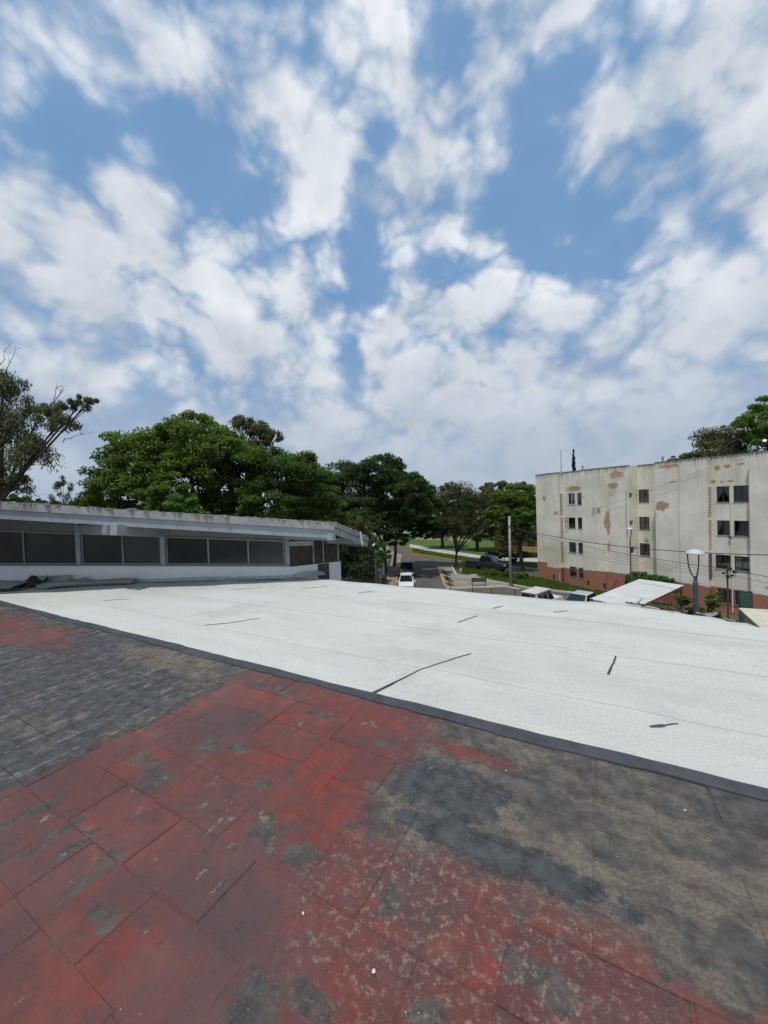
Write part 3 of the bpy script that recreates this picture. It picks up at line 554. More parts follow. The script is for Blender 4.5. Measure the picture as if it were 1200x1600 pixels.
# turned-up membrane against the wall, torn along its top
M_UP = mat('upturned_membrane', (.43, .46, .45), .85, var=.15, scale=5, bump=.3, dirt=(.25, .26, .26), damt=.6)
xs = [-8.9, -7.4, -6.5, -5.35, -4.42, -4.05, -3.3, -2.78, -2.03]
ubase = Matrix.Rotation(-RZ, 4, 'Z')
for x0, x1 in zip(xs, xs[1:]):
    g = MB(); N = 14; hb = rnd.uniform(.02, .045)
    for i in range(N+1):
        x = x0+.008+(x1-x0-.016)*i/N; h = hb+rnd.uniform(-.012, .016)+(.03 if i in (0, N) and rnd.random() < .4 else 0); y = fy(x)
        lean = rnd.uniform(.004, .012)
        for q in ((x, y-.16, 7.528), (x, y-.05, 7.54), (x, y-.012-lean, 7.54+h), (x, y-.004-lean, 7.541+h)): g.v.append(tuple(ubase @ Vector(q)))
    for i in range(N):
        for b in range(3): g.f.append((i*4+b, (i+1)*4+b, (i+1)*4+b+1, i*4+b+1))
    g.build('upturned_edge', M_UP, low)
g = MB()
for i in range(10):
    t = i/9; p = P1.lerp(P2, t*.62); h = .05+.05*math.sin(t*3.1)+rnd.uniform(-.01, .01)
    for q in ((p.x+.10, p.y-.16, 7.526), (p.x+.03, p.y-.05, 7.53+h*.5), (p.x+.012, p.y-.014, 7.53+h)): g.v.append(tuple(ubase @ Vector(q)))
for i in range(9):
    for b in range(2): g.f.append((i*3+b, (i+1)*3+b, (i+1)*3+b+1, i*3+b+1))
g.build('upturned_edge', M_UP, low)

# ------------------------------------------------------------------ heap of membrane scraps by the wall
def scrap(label, c, size, rz, m, curl=.05, tilt=0, seed=0, cut=.12, name='membrane_scrap'):
    q = random.Random(seed); g = MB(); nx, ny = 12, 6; L, W2 = size
    for i in range(nx+1):
        for j in range(ny+1):
            a, b = i/nx-.5, j/ny-.5
            x = a*L*(1-cut*q.uniform(0, 1)*abs(b)*2)+q.gauss(0, .004); y = b*W2*(1-cut*abs(a)*2*q.uniform(.3, 1))
            z = curl*(abs(a)*2)**2*(1 if a > 0 else .4)+curl*.8*math.sin(b*4+a*5+seed)*.5+q.gauss(0, .003)
            g.v.append((x, y, z))
    for i in range(nx):
        for j in range(ny): k = i*(ny+1)+j; g.f.append((k, k+ny+1, k+ny+2, k+1))
    zmin = min(v[2] for v in g.v)
    o = g.build(name, m, None, smooth=True); o.location = c; o.rotation_euler = (tilt, 0, rz)
    s_ = o.modifiers.new('thick', 'SOLIDIFY'); s_.thickness = .008
    return tag(o, label, 'roofing scrap', 'roofing scraps heaped by the wall')
M_DKSCRAP = mat('dark_scrap', (.045, .035, .032), .9, var=.4, scale=8, dirt=(.12, .06, .045), damt=.8)
M_TANROLL = mat('tan_board', (.27, .245, .21), .9, var=.15, scale=5, bump=.3, dirt=(.19, .16, .13), damt=.6)
scrap('large pale grey membrane scrap folded at the end of the heap', (-8.05, 7.95, 7.555), (1.1, .55), R(8), M_GREYMEMB, .07, R(14), 1)
scrap('dark brown torn felt scrap in the middle of the heap', (-7.35, 8.02, 7.60), (.5, .34), R(-12), M_DKSCRAP, .10, R(25), 2)
scrap('pentagonal pale green membrane offcut lying on the heap beside tan board', (-6.86, 7.83, 7.575), (.56, .30), R(4), M_GREYMEMB, .02, R(16), 3, .5)
scrap('narrow grey membrane strip leaning on the wall behind the heap', (-7.05, 8.13, 7.655), (.75, .14), R(-3), M_GREYMEMB, .03, R(55), 4)
scrap('small pointed grey scrap standing against the wall beside the heap', (-6.42, 8.13, 7.61), (.28, .13), R(-2), M_GREYMEMB, .01, R(65), 5, .8)
scrap('blackened scrap curled under the front of the heap', (-7.75, 7.66, 7.535), (.95, .16), R(5), M_DKSCRAP, .02, R(5), 6)
g = MB(); N = 16
for i in range(N+1):
    t = i/N; x = t*1.75; r_ = .052+.006*math.sin(t*9)
    for k in range(10):
        a = 2*math.pi*k/10; g.v.append((x, math.cos(a)*r_*1.9, r_+math.sin(a)*r_+.012*math.sin(t*3.1)))
for i in range(N):
    for k in range(10): g.f.append((i*10+k, i*10+(k+1) % 10, (i+1)*10+(k+1) % 10, (i+1)*10+k))
g.f += [tuple(range(10)), tuple(range(N*10, N*10+10))]
o = g.build('membrane_roll', M_TANROLL, None, smooth=True); o.location = (-6.98, 7.86, 7.522); o.rotation_euler = (0, 0, R(2.5)); tag(o, 'long flattened tan roll of membrane lying along the wall foot', 'membrane roll')

# ------------------------------------------------------------------ apartment block
AZ = math.atan2(-.894, .447)
apt = thing('apartment_block', 'four-storey weathered white apartment block with flaking plaster and terracotta painted plinth', 'building', (16.9, 43.0, 0), AZ)
ZT = 11.6
M_FRAME = mat('dark_window_frame', (.045, .042, .045), .5, var=.15); M_FRAMEW = mat('white_window_frame', (.55, .56, .56), .5, var=.1)
M_ROOM = mat('dark_room', (.030, .028, .027), .95, var=.3); M_CURT = mat('pale_curtain', (.72, .71, .67), .95, var=.15, scale=4); M_CURTD = mat('brown_curtain', (.26, .15, .125), .95, var=.2, scale=4); M_CURTG = mat('grey_curtain', (.42, .43, .43), .95, var=.2, scale=4)
bays = [(0, 1.5, .22), (1.5, 3.2, 0), (3.2, 5.8, .5), (5.8, 8.1, 0), (8.1, 10.27, .14), (10.27, 12.45, 1.5), (12.45, 14.25, .12), (14.25, 16.1, 0), (16.1, 18.53, .5), (18.53, 21.0, 0), (21.0, 23.2, .14), (23.2, 25.4, 1.5), (25.4, 27.5, .12), (27.5, 30.5, 0)]
ROWS = [(8.24, 9.40), (5.80, 6.90), (3.30, 4.36), (.80, 1.84)]
OPEN = {2: [], 5: [], 8: [], 11: []}
for z0, z1 in ROWS:
    OPEN[2] += [(3.88, 4.67, z0, z1), (4.95, 5.50, z0, z1)]; OPEN[8] += [(16.46, 17.22, z0, z1), (17.45, 18.28, z0, z1)]
for z0, z1 in ((8.34, 9.46), (5.90, 7.02), (3.55, 4.66)): OPEN[5].append((10.33, 11.2, z0, z1)); OPEN[11].append((23.3, 24.2, z0, z1))
OPEN[8][4] = (16.33, 17.24, 3.30, 4.36)
def wall_panel(mb, s0, s1, y, z0, z1, ops, rev=.14):
    ss_ = sorted({s0, s1, *[o[0] for o in ops], *[o[1] for o in ops]}); zs = sorted({z0, z1, *[o[2] for o in ops], *[o[3] for o in ops]})
    for a, b in zip(ss_, ss_[1:]):
        for c, d in zip(zs, zs[1:]):
            m_ = ((a+b)/2, (c+d)/2)
            if any(o[0] < m_[0] < o[1] and o[2] < m_[1] < o[3] for o in ops): continue
            mb.add([(a, y, c), (b, y, c), (b, y, d), (a, y, d)], [(0, 1, 2, 3)])
    for a, b, c, d in ops:
        f = [(a, y, c), (b, y, c), (b, y, d), (a, y, d)]; k = [(p[0], y+rev, p[2]) for p in f]
        mb.add(f+k, [(0, 4, 5, 1), (1, 5, 6, 2), (2, 6, 7, 3), (3, 7, 4, 0)])
wall = MB(); room = MB(); prevd = None
for i, (a, b, d) in enumerate(bays):
    wall_panel(wall, a, b, d, -.2, ZT, OPEN.get(i, []))
    if i in OPEN: room.add([(a, d+.75, .3), (b, d+.75, .3), (b, d+.75, ZT-.4), (a, d+.75, ZT-.4), (a, d+.16, .3), (b, d+.16, .3), (b, d+.16, ZT-.4), (a, d+.16, ZT-.4)], [(0, 1, 2, 3), (0, 4, 7, 3), (1, 5, 6, 2), (0, 1, 5, 4), (3, 2, 6, 7)])
    if prevd is not None:
        if i == 5:      # jamb with three small openings
            ops = [(.22, .72, 8.78, 9.2), (.25, .75, 6.3, 6.74), (.3, .9, 3.8, 4.4)]; tmp = MB(); wall_panel(tmp, prevd, d, 0, -.2, ZT, ops, .2)
            wall.add([(a-p[1], p[0], p[2]) for p in tmp.v], tmp.f)
            room.add([(a-.22, .1, 3.5), (a-.22, 1.2, 3.5), (a-.22, 1.2, 9.4), (a-.22, .1, 9.4)], [(0, 1, 2, 3)])
        else: wall.add([(a, prevd, -.2), (a, d, -.2), (a, d, ZT), (a, prevd, ZT)], [(0, 1, 2, 3)])
    prevd = d
wall.add([(0, .22, -.2), (0, 9, -.2), (0, 9, ZT), (0, .22, ZT)], [(0, 1, 2, 3)]); wall.add([(30.5, 0, -.2), (30.5, 9, -.2), (30.5, 9, ZT), (30.5, 0, ZT)], [(0, 1, 2, 3)]); wall.add([(0, 9, -.2), (30.5, 9, -.2), (30.5, 9, ZT), (0, 9, ZT)], [(0, 1, 2, 3)])
wall.build('wall', M_FAC, apt, fix=False); room.build('interior', M_ROOM, apt)
M_CAP = mat('parapet_grime', (.20, .195, .18), .95, var=.3, scale=4, bump=.4)
cap = MB()
for a, b, d in bays: cap.span(a-.03, b+.03, d-.04, d+.18, ZT, ZT+.05)
cap.build('parapet_cap', M_CAP, apt); g = MB(); g.span(.1, 30.4, 1.75, 8.9, ZT-.35, ZT-.3); g.build('roof', M_CONC, apt)
def window(a, b, c, d, y, frame, mull=1, curt=None, bars=0, open_leaf=0):
    fr = .045; f = MB(); f.span(a, a+fr, y+.05, y+.10, c, d); f.span(b-fr, b, y+.05, y+.10, c, d); f.span(a+fr, b-fr, y+.052, y+.098, c, c+fr); f.span(a+fr, b-fr, y+.052, y+.098, d-fr, d)
    w_ = f.build('window', frame, apt); xs = [a+fr+(b-a-2*fr)*i/(mull+1) for i in range(mull+2)]
    for x in xs[1:-1]: g = MB(); g.span(x-.025, x+.025, y+.054, y+.096, c+fr, d-fr); g.build('mullion', frame, w_)
    for x0, x1 in zip(xs, xs[1:]): g = MB(); g.span(x0+.012, x1-.012, y+.072, y+.078, c+fr-.01, d-fr+.01); g.build('pane', M_GLASS, w_)
    for i in range(bars):
        z = c+fr+(d-c-2*fr)*(i+1)/(bars+1); g = MB(); g.span(a+fr, b-fr, y+.058, y+.07, z-.009, z+.009); g.build('bar', frame, w_)
    if curt:
        for k, (m_, x0, x1, style) in enumerate(curt):
            g = MB(); N = 16; X0, X1 = a+(b-a)*x0, a+(b-a)*x1
            for i in range(N+1):
                t = i/N; x = X0+(X1-X0)*t; yy = y+.125+.018*math.sin(t*22)
                zb = c+.02 if style == 'flat' else (c+.05+(d-c)*.75*t if style == 'r' else c+.05+(d-c)*.75*(1-t))
                g.v += [(x, yy, zb), (x, yy, d-.02)]
            for i in range(N): g.f.append((2*i, 2*i+2, 2*i+3, 2*i+1))
            g.build('curtain', m_, w_, smooth=True)
    g = MB(); g.span(a-.03, b+.03, y-.03, y+.13, c-.05, c-.002); g.build('sill', M_CAP, w_)
    if open_leaf:
        g = MB(); x = a-open_leaf; yy = y-.12
        for q in ((x, x+.035, c, d), (a-.04, a-.005, c, d), (x, a, c, c+.035), (x, a, d-.035, d)): g.span(q[0], q[1], yy, yy+.03, q[2], q[3])
        g.build('open_leaf', frame, w_)
y = .5
window(*OPEN[2][0], y, M_FRAMEW, 1, [(M_CURTG, .75, 1, 'flat')]); window(*OPEN[2][1], y, M_FRAME, 1, [(M_CURTG, .5, .8, 'flat')])
window(*OPEN[2][2], y, M_FRAME, 1, None, 0, .3); window(*OPEN[2][3], y, M_FRAME, 1, [(M_CURT, .3, .75, 'flat')])
window(*OPEN[2][4], y, M_FRAME, 1, [(M_CURTG, .1, .95, 'flat')]); window(*OPEN[2][5], y, M_FRAME, 1, [(M_CURTD, .2, .7, 'flat')])
window(*OPEN[2][6], y, M_FRAME, 1, [(M_CURTG, .5, 1, 'flat')]); window(*OPEN[2][7], y, M_FRAME, 1, [(M_CURTG, .1, .9, 'flat')])
window(*OPEN[8][0], y, M_FRAME, 1, [(M_CURT, .0, .5, 'r'), (M_CURT, .5, 1, 'l'), (M_CURTD, .0, .12, 'flat')]); window(*OPEN[8][1], y, M_FRAME, 1, [(M_CURT, .05, .48, 'flat'), (M_CURT, .52, .95, 'flat')], 4)
window(*OPEN[8][2], y, M_FRAME, 1, [(M_CURT, .0, .35, 'r'), (M_CURT, .52, 1, 'flat')], 5); window(*OPEN[8][3], y, M_FRAME, 2, [(M_CURTG, .3, 1, 'flat')], 0)
window(*OPEN[8][4], y, M_FRAME, 2, [(M_CURTD, .78, 1, 'flat'), (M_CURTG, 0, .25, 'flat')]); window(*OPEN[8][5], y, M_FRAME, 1, [(M_CURT, .05, .48, 'flat')], 3)
window(*OPEN[8][6], y, M_FRAME, 1, [(M_CURT, .05, .4, 'flat'), (M_CURTG, .5, 1, 'flat')], 4); window(*OPEN[8][7], y, M_FRAME, 1, [(M_CURTG, .0, .5, 'flat')], 3)
for k, op in enumerate(OPEN[5]): window(*op, 1.5, M_FRAME, 1, [(M_CURTG, .1, .9, 'flat')] if k < 2 else [(M_CURTD, .5, 1, 'flat')])
for op in OPEN[11]: window(*op, 1.5, M_FRAME, 1, [(M_CURTG, .1, .9, 'flat')])
# pierced vent columns on the returns
for (s0, d0, d1) in ((3.2, .03, .47), (16.1, .03, .47)):
    for k, (z0, z1) in enumerate(((7.40, 9.42), (4.95, 6.92), (2.48, 4.40), (.4, 1.75))):
        if s0 > 16 and k == 2:
            g = MB(); g.span(s0-.01, s0+.03, d0, d1, z0, z1); g.build('shutter', mat('faded_wood', (.17, .13, .12), .9, var=.3, scale=6), apt); continue
        g = MB(); nr_ = 11
        g.span(s0+.001, s0+.012, d0+.04, d1-.04, z0, z1); g.build('vent_hole_shade', M_ROOM, apt)  # near-black sheet on the wall face; its colour paints the shade inside the vent holes
        g = MB(); hh = (z1-z0)/nr_
        for r_ in range(nr_+1): g.span(s0+.004, s0+.055, d0+.02, d1-.02, z0+r_*hh-hh*.17, z0+r_*hh+hh*.17)
        for q in (d0+.02, (d0+d1)/2-.015, d1-.05): g.span(s0+.005, s0+.05, q, q+.03, z0-.03, z1+.03)
        tag(g.build('vent_blocks', M_FAC, apt), kind='stuff')
# pipes, dish, meters, openings in the plinth
g = MB(); g.tube([(17.335, .44, .2), (17.335, .44, 8.2)], .035, 8); g.build('drain_pipe', M_WHITEWALL, apt)
g = MB(); g.tube([(4.81, .46, 2.0), (4.81, .46, 4.4)], .025, 6); g.build('drain_pipe', M_WHITEWALL, apt)
def ring(mb, c, r_, tr, ax='y', n=20):
    pts = [(c[0]+r_*math.cos(2*math.pi*i/n), c[1], c[2]+r_*math.sin(2*math.pi*i/n)) for i in range(n+1)]; mb.tube(pts, tr, 6, False)
g = MB(); ring(g, (17.27, .40, 5.66), .085, .028); g.build('cable_coil', M_CABLE, apt); g = MB(); ring(g, (12.0, 1.44, 5.0), .14, .02); ring(g, (10.95, 1.44, 5.0), .14, .02); g.build('cable_coil', M_CABLE, apt)
for s_, y_ in ((6.2, 0), (7.85, 0), (2.2, 0), (20, 0)): g = MB(); g.span(s_, s_+.22, y_-.012, y_+.02, .35, .8); g.build('plinth_vent', M_ROOM, apt)
g = MB(); g.tube([(3.25, -.25, 0), (3.25, -.25, 1.0)], .10, 8); g.build('meter_pedestal', M_CONC, apt)
g = MB(); g.tube([(8.6, -.2, .0), (9.25, -.12, 1.35)], .035, 6); g.build('leaning_pole', M_DARKMETAL, apt)
# things on the roof
ant = thing('antenna_mast', 'thin bare antenna mast standing on the apartment roof', 'antenna', (19.4, 41.8, 11.3)); g = MB(); g.tube([(0, 0, 0), (0, 0, 2.9)], [.035, .02], 6); g.build('mast', M_DARKMETAL, ant); g = MB(); g.box((0, 0, .04), (.12, .12, .04)); g.build('foot', M_CONC, ant)
for (s_, lab) in ((4.6, 'small bluish vent pipe near the antenna on the apartment roof'), (12.15, 'small blue grey vent pipe at the middle of the apartment parapet')):
    o = thing('roof_vent', lab, 'vent', tuple(Vector((16.9, 43, ZT-.32))+Vector((math.cos(AZ), math.sin(AZ), 0))*s_+Vector((.894, .447, 0))*1.9)); g = MB(); g.tube([(0, 0, 0), (0, 0, .85)], .07, 8); g.build('pipe', mat('blue_pipe', (.25, .32, .36), .6), o); g = MB(); g.lathe([(0, .98), (.09, .94), (.13, .84), (.0, .84)], 10); g.build('cowl', mat('blue_pipe', (.25, .32, .36), .6), o)
dish = thing('satellite_dish', 'small pale satellite dish on a post above the apartment roof', 'satellite dish', tuple(Vector((16.9, 43, ZT-.32))+Vector((math.cos(AZ), math.sin(AZ), 0))*18.7+Vector((.894, .447, 0))*1.9))
g = MB(); g.tube([(0, 0, 0), (0, 0, 1.15)], .025, 6); g.build('post', M_DARKMETAL, dish); g = MB(); g.lathe([(0, 0), (.06, .01), (.115, .033), (.12, .036), (.115, .04), (.06, .016), (0, .008)], 18, (0, 0, 0)); o = g.build('bowl', M_WHITEWALL, dish, smooth=True); o.location = (-.05, -.05, 1.2); o.rotation_euler = (R(55), R(-20), R(-30))

# ------------------------------------------------------------------ lamps, poles, cables
def lamp(label, loc, H, head, pr, group='globe-less dome street lamps'):
    t = thing('street_lamp', label, 'street lamp', loc, 0, group)
    g = MB(); g.tube([(0, 0, 0), (0, 0, H-.95), (0, 0, H-.93), (0, 0, H-.78)], [pr*1.15, pr, pr*.72, pr*.72], 14); g.build('pole', M_SLATE, t, smooth=False)
    g = MB(); g.lathe([(pr*2, 0), (pr*2, .06), (pr*1.2, .25)], 14); g.build('base', M_SLATE, t)
    for k in range(3):
        a = 2*math.pi*k/3+.35; g = MB(); pts = []
        for i in range(9):
            q = i/8; r_ = pr*.5+(head*.36-pr*.5)*math.sin(q*math.pi/2)**.8; pts.append((r_*math.cos(a), r_*math.sin(a), H-.80+.66*q**1.35))
        g.tube(pts, .017, 7); g.build('arm', M_SLATE, t, smooth=True)
    h = head/2
    g = MB(); g.lathe([(.001, H), (h*.35, H-.012), (h*.7, H-.045), (h*.93, H-.095), (h, H-.125), (h*.97, H-.14), (h*.6, H-.13), (.001, H-.125)], 28); g.build('lamp_cap', M_LAMPTOP, t, smooth=True)
    return t
lamp('slate blue dome street lamp rising just behind the edge of the white roof', (8.89, 11.0, 0), 7.38, .47, .064)
lamp('slender dark dome street lamp in front of the apartment wall above the hedge', (17.9, 28, 0), 6.64, .46, .045)
lamp('dome street lamp beside the leafy hedge bank and blue grey wall', (-.59, 22, 0), 6.74, .36, .045)
pole = thing('utility_pole', 'plain grey concrete utility pole at the edge of the paved corner', 'utility pole', (12.62, 38.9, 0)); g = MB(); g.tube([(0, 0, 0), (.05, 0, 7.28)], [.15, .10], 12); g.build('pole', M_CONC, pole, smooth=True)
g = MB(); g.box((.05, -.12, 6.3), (.3, .03, .03)); g.build('crossarm', M_DARKMETAL, pole)
sp = thing('service_pole', 'thin brown service pole with clustered cable boxes before the apartment windows', 'utility pole', (20.0, 22.4, 0)); g = MB(); g.tube([(0, 0, 0), (-.02, 0, 4.45)], .045, 8); g.build('pole', M_BROWN, sp)
for k, (x, z, r_) in enumerate(((.06, 4.5, .10), (-.3, 4.25, .08), (.36, 4.3, .09), (-.03, 4.05, .09), (.2, 4.1, .07))):
    g = MB(); g.box((x, -.06, z), (r_, r_*.7, r_*.8)); g.build('cable_box', M_DARKMETAL, sp, bevel=.02)
g = MB(); ring(g, (.05, -.05, 4.2), .26, .012); ring(g, (.22, -.06, 4.12), .2, .012); g.build('cable_loop', M_CABLE, sp)
def cable(label, a, b, sag, r_=.012):
    a, b = Vector(a), Vector(b); g = MB(); N = 28
    g.tube([a.lerp(b, i/N)-Vector((0, 0, 4*sag*(i/N)*(1-i/N))) for i in range(N+1)], r_, 5); tag(g.build('cable', M_CABLE), label, 'cable', 'overhead cables')
cable('thickest black cable sagging level across the apartment front', (12.66, 38.75, 6.2), (25, 19.5, 5.5), .85, .028)
cable('upper cable running from the concrete pole down to the service pole', (12.66, 38.75, 6.15), (20.05, 22.35, 4.45), .35, .016)
for k, (z0, z1, s_) in enumerate(((5.9, 4.25, .30), (5.65, 4.15, .35), (5.4, 4.05, .38), (5.1, 3.95, .4))):
    cable(('highest', 'second', 'third', 'lowest')[k]+' of the thin cables strung between the concrete pole and the service pole', (12.62, 38.7, z0), (20.0, 22.35, z1), s_, .008)
cable('upper cable leading away from the service pole past the end windows', (20.06, 22.35, 4.45), (26, 15, 3.7), .2, .016); cable('lower cable leading away from the service pole past the end windows', (20.06, 22.35, 4.15), (26, 15, 3.3), .25, .010)
cable('slack cable hanging between the shrubs and the yellow shed', (17.2, 19.8, 3.1), (24, 17.5, 3.45), .25, .012)
cable('thin wire rising up the apartment facade to the parapet', (19.8, 37.2, 7.6), (24.2, 28.2, 10.9), .1, .006)

# ------------------------------------------------------------------ cars
def paint(name, c, rough=.25): return mat(name, c, rough, var=.05, spec=.5, dirt=tuple(min(1, x*.7+.03) for x in c), dscale=2, damt=.35)
M_TYRE = mat('tyre', (.02, .02, .021), .85); M_RIM = mat('rim', (.35, .35, .36), .35, .7); M_LIGHT = mat('headlight', (.55, .57, .58), .15); M_TAIL = mat('tail_light', (.30, .02, .015), .2); M_TRIM = mat('black_trim', (.02, .02, .022), .6); M_PLATE = mat('number_plate', (.55, .55, .52), .5)
def car(name, label, cat, loc, rz, pm, L, W, H, belt, st, gh, wr, wx, roofm=None, bed=None):
    """st: stations (x, zbottom, ztop, halfwidth); gh: (rear base, rear top, front top, front base)"""
    t = thing(name, label, cat, loc, rz); g = MB(); n = 0
    for x, zb, zt, hw in st:
        h = zt-zb; half = [(hw*.86, zb), (hw*.97, zb+.08), (hw, zb+h*.45), (hw*.985, zb+h*.72), (hw*.93, zt-.04), (hw*.80, zt), (0, zt+.015)]
        ringp = [(x, q[0], q[1]) for q in half]+[(x, -q[0], q[1]) for q in half[-2::-1]]; n = len(ringp); g.v += ringp
    for i in range(len(st)-1):
        for j in range(n-1): g.f.append((i*n+j, i*n+j+1, (i+1)*n+j+1, (i+1)*n+j))
        g.f.append((i*n+n-1, i*n, (i+1)*n, (i+1)*n+n-1))
    g.f += [tuple(range(n)), tuple((len(st)-1)*n+j for j in range(n))[::-1]]
    body = g.build('body', pm, t, smooth=True, bevel=.0)
    body.data.set_sharp_from_angle(angle=R(38))
    rb, rt_, ft, fb = gh; wb, wt = W/2*.90, W/2*.70; z0, z1 = belt-.04, H
    B8 = [(rb, wb, z0), (fb, wb, z0), (fb, -wb, z0), (rb, -wb, z0), (rt_, wt, z1), (ft, wt, z1), (ft, -wt, z1), (rt_, -wt, z1)]
    g = MB(); g.add(B8, [(0, 1, 5, 4), (2, 3, 7, 6), (1, 2, 6, 5), (3, 0, 4, 7), (4, 5, 6, 7)]); cab = g.build('cabin', pm, t, bevel=.10)
    V = [Vector(p) for p in B8]
    def pane(a, b, c, d, u0, u1, v0, v1, nm='window'):
        P_ = lambda u, v: (V[a].lerp(V[b], u)).lerp(V[d].lerp(V[c], u), v)
        q = [P_(u0, v0), P_(u1, v0), P_(u1, v1), P_(u0, v1)]; nn = (q[1]-q[0]).cross(q[3]-q[0]).normalized()
        cen = sum(V, Vector())/8
        if nn.dot(q[0]-cen) < 0: nn = -nn
        g = MB(); g.add([p+nn*.012 for p in q]+[p-nn*.02 for p in q], [(0, 1, 2, 3), (0, 4, 5, 1), (1, 5, 6, 2), (2, 6, 7, 3), (3, 7, 4, 0)]); g.build(nm, M_CARGLASS, cab)
    pane(1, 2, 6, 5, .05, .95, .10, .92, 'windscreen'); pane(3, 0, 4, 7, .07, .93, .14, .90, 'rear_window')
    cuts = [.05, .36, .66, .95] if (fb-rb) > 2.6 else [.06, .48, .94]
    for (a, b, c, d) in ((0, 1, 5, 4), (3, 2, 6, 7)):
        for u0, u1 in zip(cuts, cuts[1:]): pane(a, b, c, d, u0+.012, u1-.012, .12, .90)
    if roofm: g = MB(); g.span(rt_-.05, ft+.05, -wt-.02, wt+.02, z1-.01, z1+.025); g.build('roof_panel', roofm, t, bevel=.02)
    for sx in (-1, 1):
        for sy in (-1, 1):
            x = wx[0] if sx < 0 else wx[1]; y = sy*(W/2-.10)
            g = MB(); g.lathe([(wr*.62, -.10), (wr*.94, -.10), (wr, -.06), (wr, .06), (wr*.94, .10), (wr*.62, .10)], 22, (x, y, wr), 'y'); wh = g.build('wheel', M_TYRE, t, smooth=True)
            g = MB(); g.lathe([(.01, sy*.085), (wr*.25, sy*.09), (wr*.45, sy*.07), (wr*.63, sy*.085), (wr*.63, -sy*.08)], 18, (x, y, wr), 'y'); g.build('rim', M_RIM, wh, smooth=True)
            g = MB(); g.lathe([(.01, sy*.03), (wr*1.16, sy*.03)], 22, (x, sy*(W/2-.012), wr+.02), 'y'); g.build('wheel_arch', M_TRIM, t)
    xf, xr = st[-1][0], st[0][0]; zf = st[-1][2]; zrr = st[0][2]
    for sy in (-1, 1):
        g = MB(); g.box((xf-.05, sy*W*.36, zf-.10), (.075, W*.10, .075)); g.build('headlight', M_LIGHT, t, bevel=.02)
        g = MB(); g.box((xr+.04, sy*W*.40, zrr-.14), (.06, W*.065, .10)); g.build('tail_light', M_TAIL, t, bevel=.015)
        g = MB(); g.box((fb-.12, sy*(W/2+.05), belt+.05), (.06, .10, .065)); g.build('mirror', pm, t, bevel=.02)
    g = MB(); g.box((xf, 0, zf-.24), (.035, W*.26, .09)); g.build('grille', M_TRIM, t, bevel=.01); g = MB(); g.box((xf-.01, 0, .36), (.07, W*.46, .10)); g.build('front_bumper', pm, t, bevel=.03); g = MB(); g.box((xr+.01, 0, .40), (.07, W*.46, .10)); g.build('rear_bumper', pm, t, bevel=.03)
    g = MB(); g.box((xf+.065, 0, .38), (.008, .16, .055)); g.build('number_plate', M_PLATE, t)
    if bed:
        x0, x1, zf_, zt_ = bed; g = MB(); hw = W/2*.93
        for sy in (-1, 1): g.span(x0, x1, sy*hw-.04, sy*hw+.04, zf_, zt_)
        g.span(x0, x0+.06, -hw+.04, hw-.04, zf_, zt_); g.build('cargo_bed', pm, t, bevel=.015)
        g = MB(); g.span(x0+.08, x1-.02, -hw+.05, hw-.05, zt_-.06, zt_-.03); g.build('bed_cover', M_TRIM, t)
    return t
HD = R(-94.5)
car('parked_hatchback', 'white hatchback parked at the yellow kerb behind the roof edge', 'car', (2.1, 40.3, .02), HD, paint('white_car_paint', (.66, .68, .70)), 4.0, 1.70, 1.44, .90, [(-1.95, .35, .90, .74), (-1.8, .22, .96, .82), (-1.0, .2, .97, .85), (.6, .2, .96, .85), (1.2, .2, .90, .84), (1.75, .24, .78, .78), (2.0, .33, .66, .64)], (-1.85, -1.3, .10, 1.25), .30, (-1.25, 1.3))
car('parked_suv', 'black sport utility car parked in tree shade behind the white hatchback', 'car', (2.62, 47.3, .02), HD, paint('black_car_paint', (.022, .024, .027)), 4.6, 1.85, 1.70, 1.05, [(-2.25, .42, 1.0, .82), (-2.1, .28, 1.08, .90), (-1.0, .26, 1.1, .925), (.7, .26, 1.08, .925), (1.4, .26, 1.02, .91), (2.0, .3, .92, .86), (2.3, .38, .78, .74)], (-2.2, -1.85, .3, 1.15), .36, (-1.4, 1.45))
car('pickup_truck', 'black double cab pickup truck on the side road by the lawn', 'pickup truck', (13.0, 49.0, .02), math.atan2(-.62, .78), paint('charcoal_truck_paint', (.016, .020, .024), .38), 5.3, 1.95, 1.95, 1.2, [(-2.65, .5, .86, .88), (-2.5, .46, .92, .94), (-.9, .44, .98, .97), (-.75, .44, 1.2, .975), (1.1, .44, 1.2, .975), (1.5, .44, 1.18, .97), (2.3, .46, 1.13, .95), (2.6, .5, 1.0, .86)], (-.85, -.55, .65, 1.35), .40, (-1.65, 1.65), None, (-2.6, -.8, .86, 1.22))
car('old_wagon', 'old white station wagon with peeling brown roof parked past the roof edge', 'car', (12.25, 30.4, .02), math.atan2(.66, .75), paint('old_white_paint', (.55, .55, .52), .5), 4.5, 1.75, 1.80, .96, [(-2.2, .4, 1.0, .80), (-2.05, .3, 1.02, .86), (-.8, .3, 1.03, .875), (.9, .3, 1.02, .875), (1.4, .3, 1.0, .87), (2.0, .32, .96, .85), (2.25, .4, .88, .78)], (-2.1, -1.95, .35, .85), .35, (-1.35, 1.4), mat('peeling_roof', (.50, .48, .45), .8, var=.2, scale=5, dirt=(.27, .17, .12), dscale=3, damt=.9))
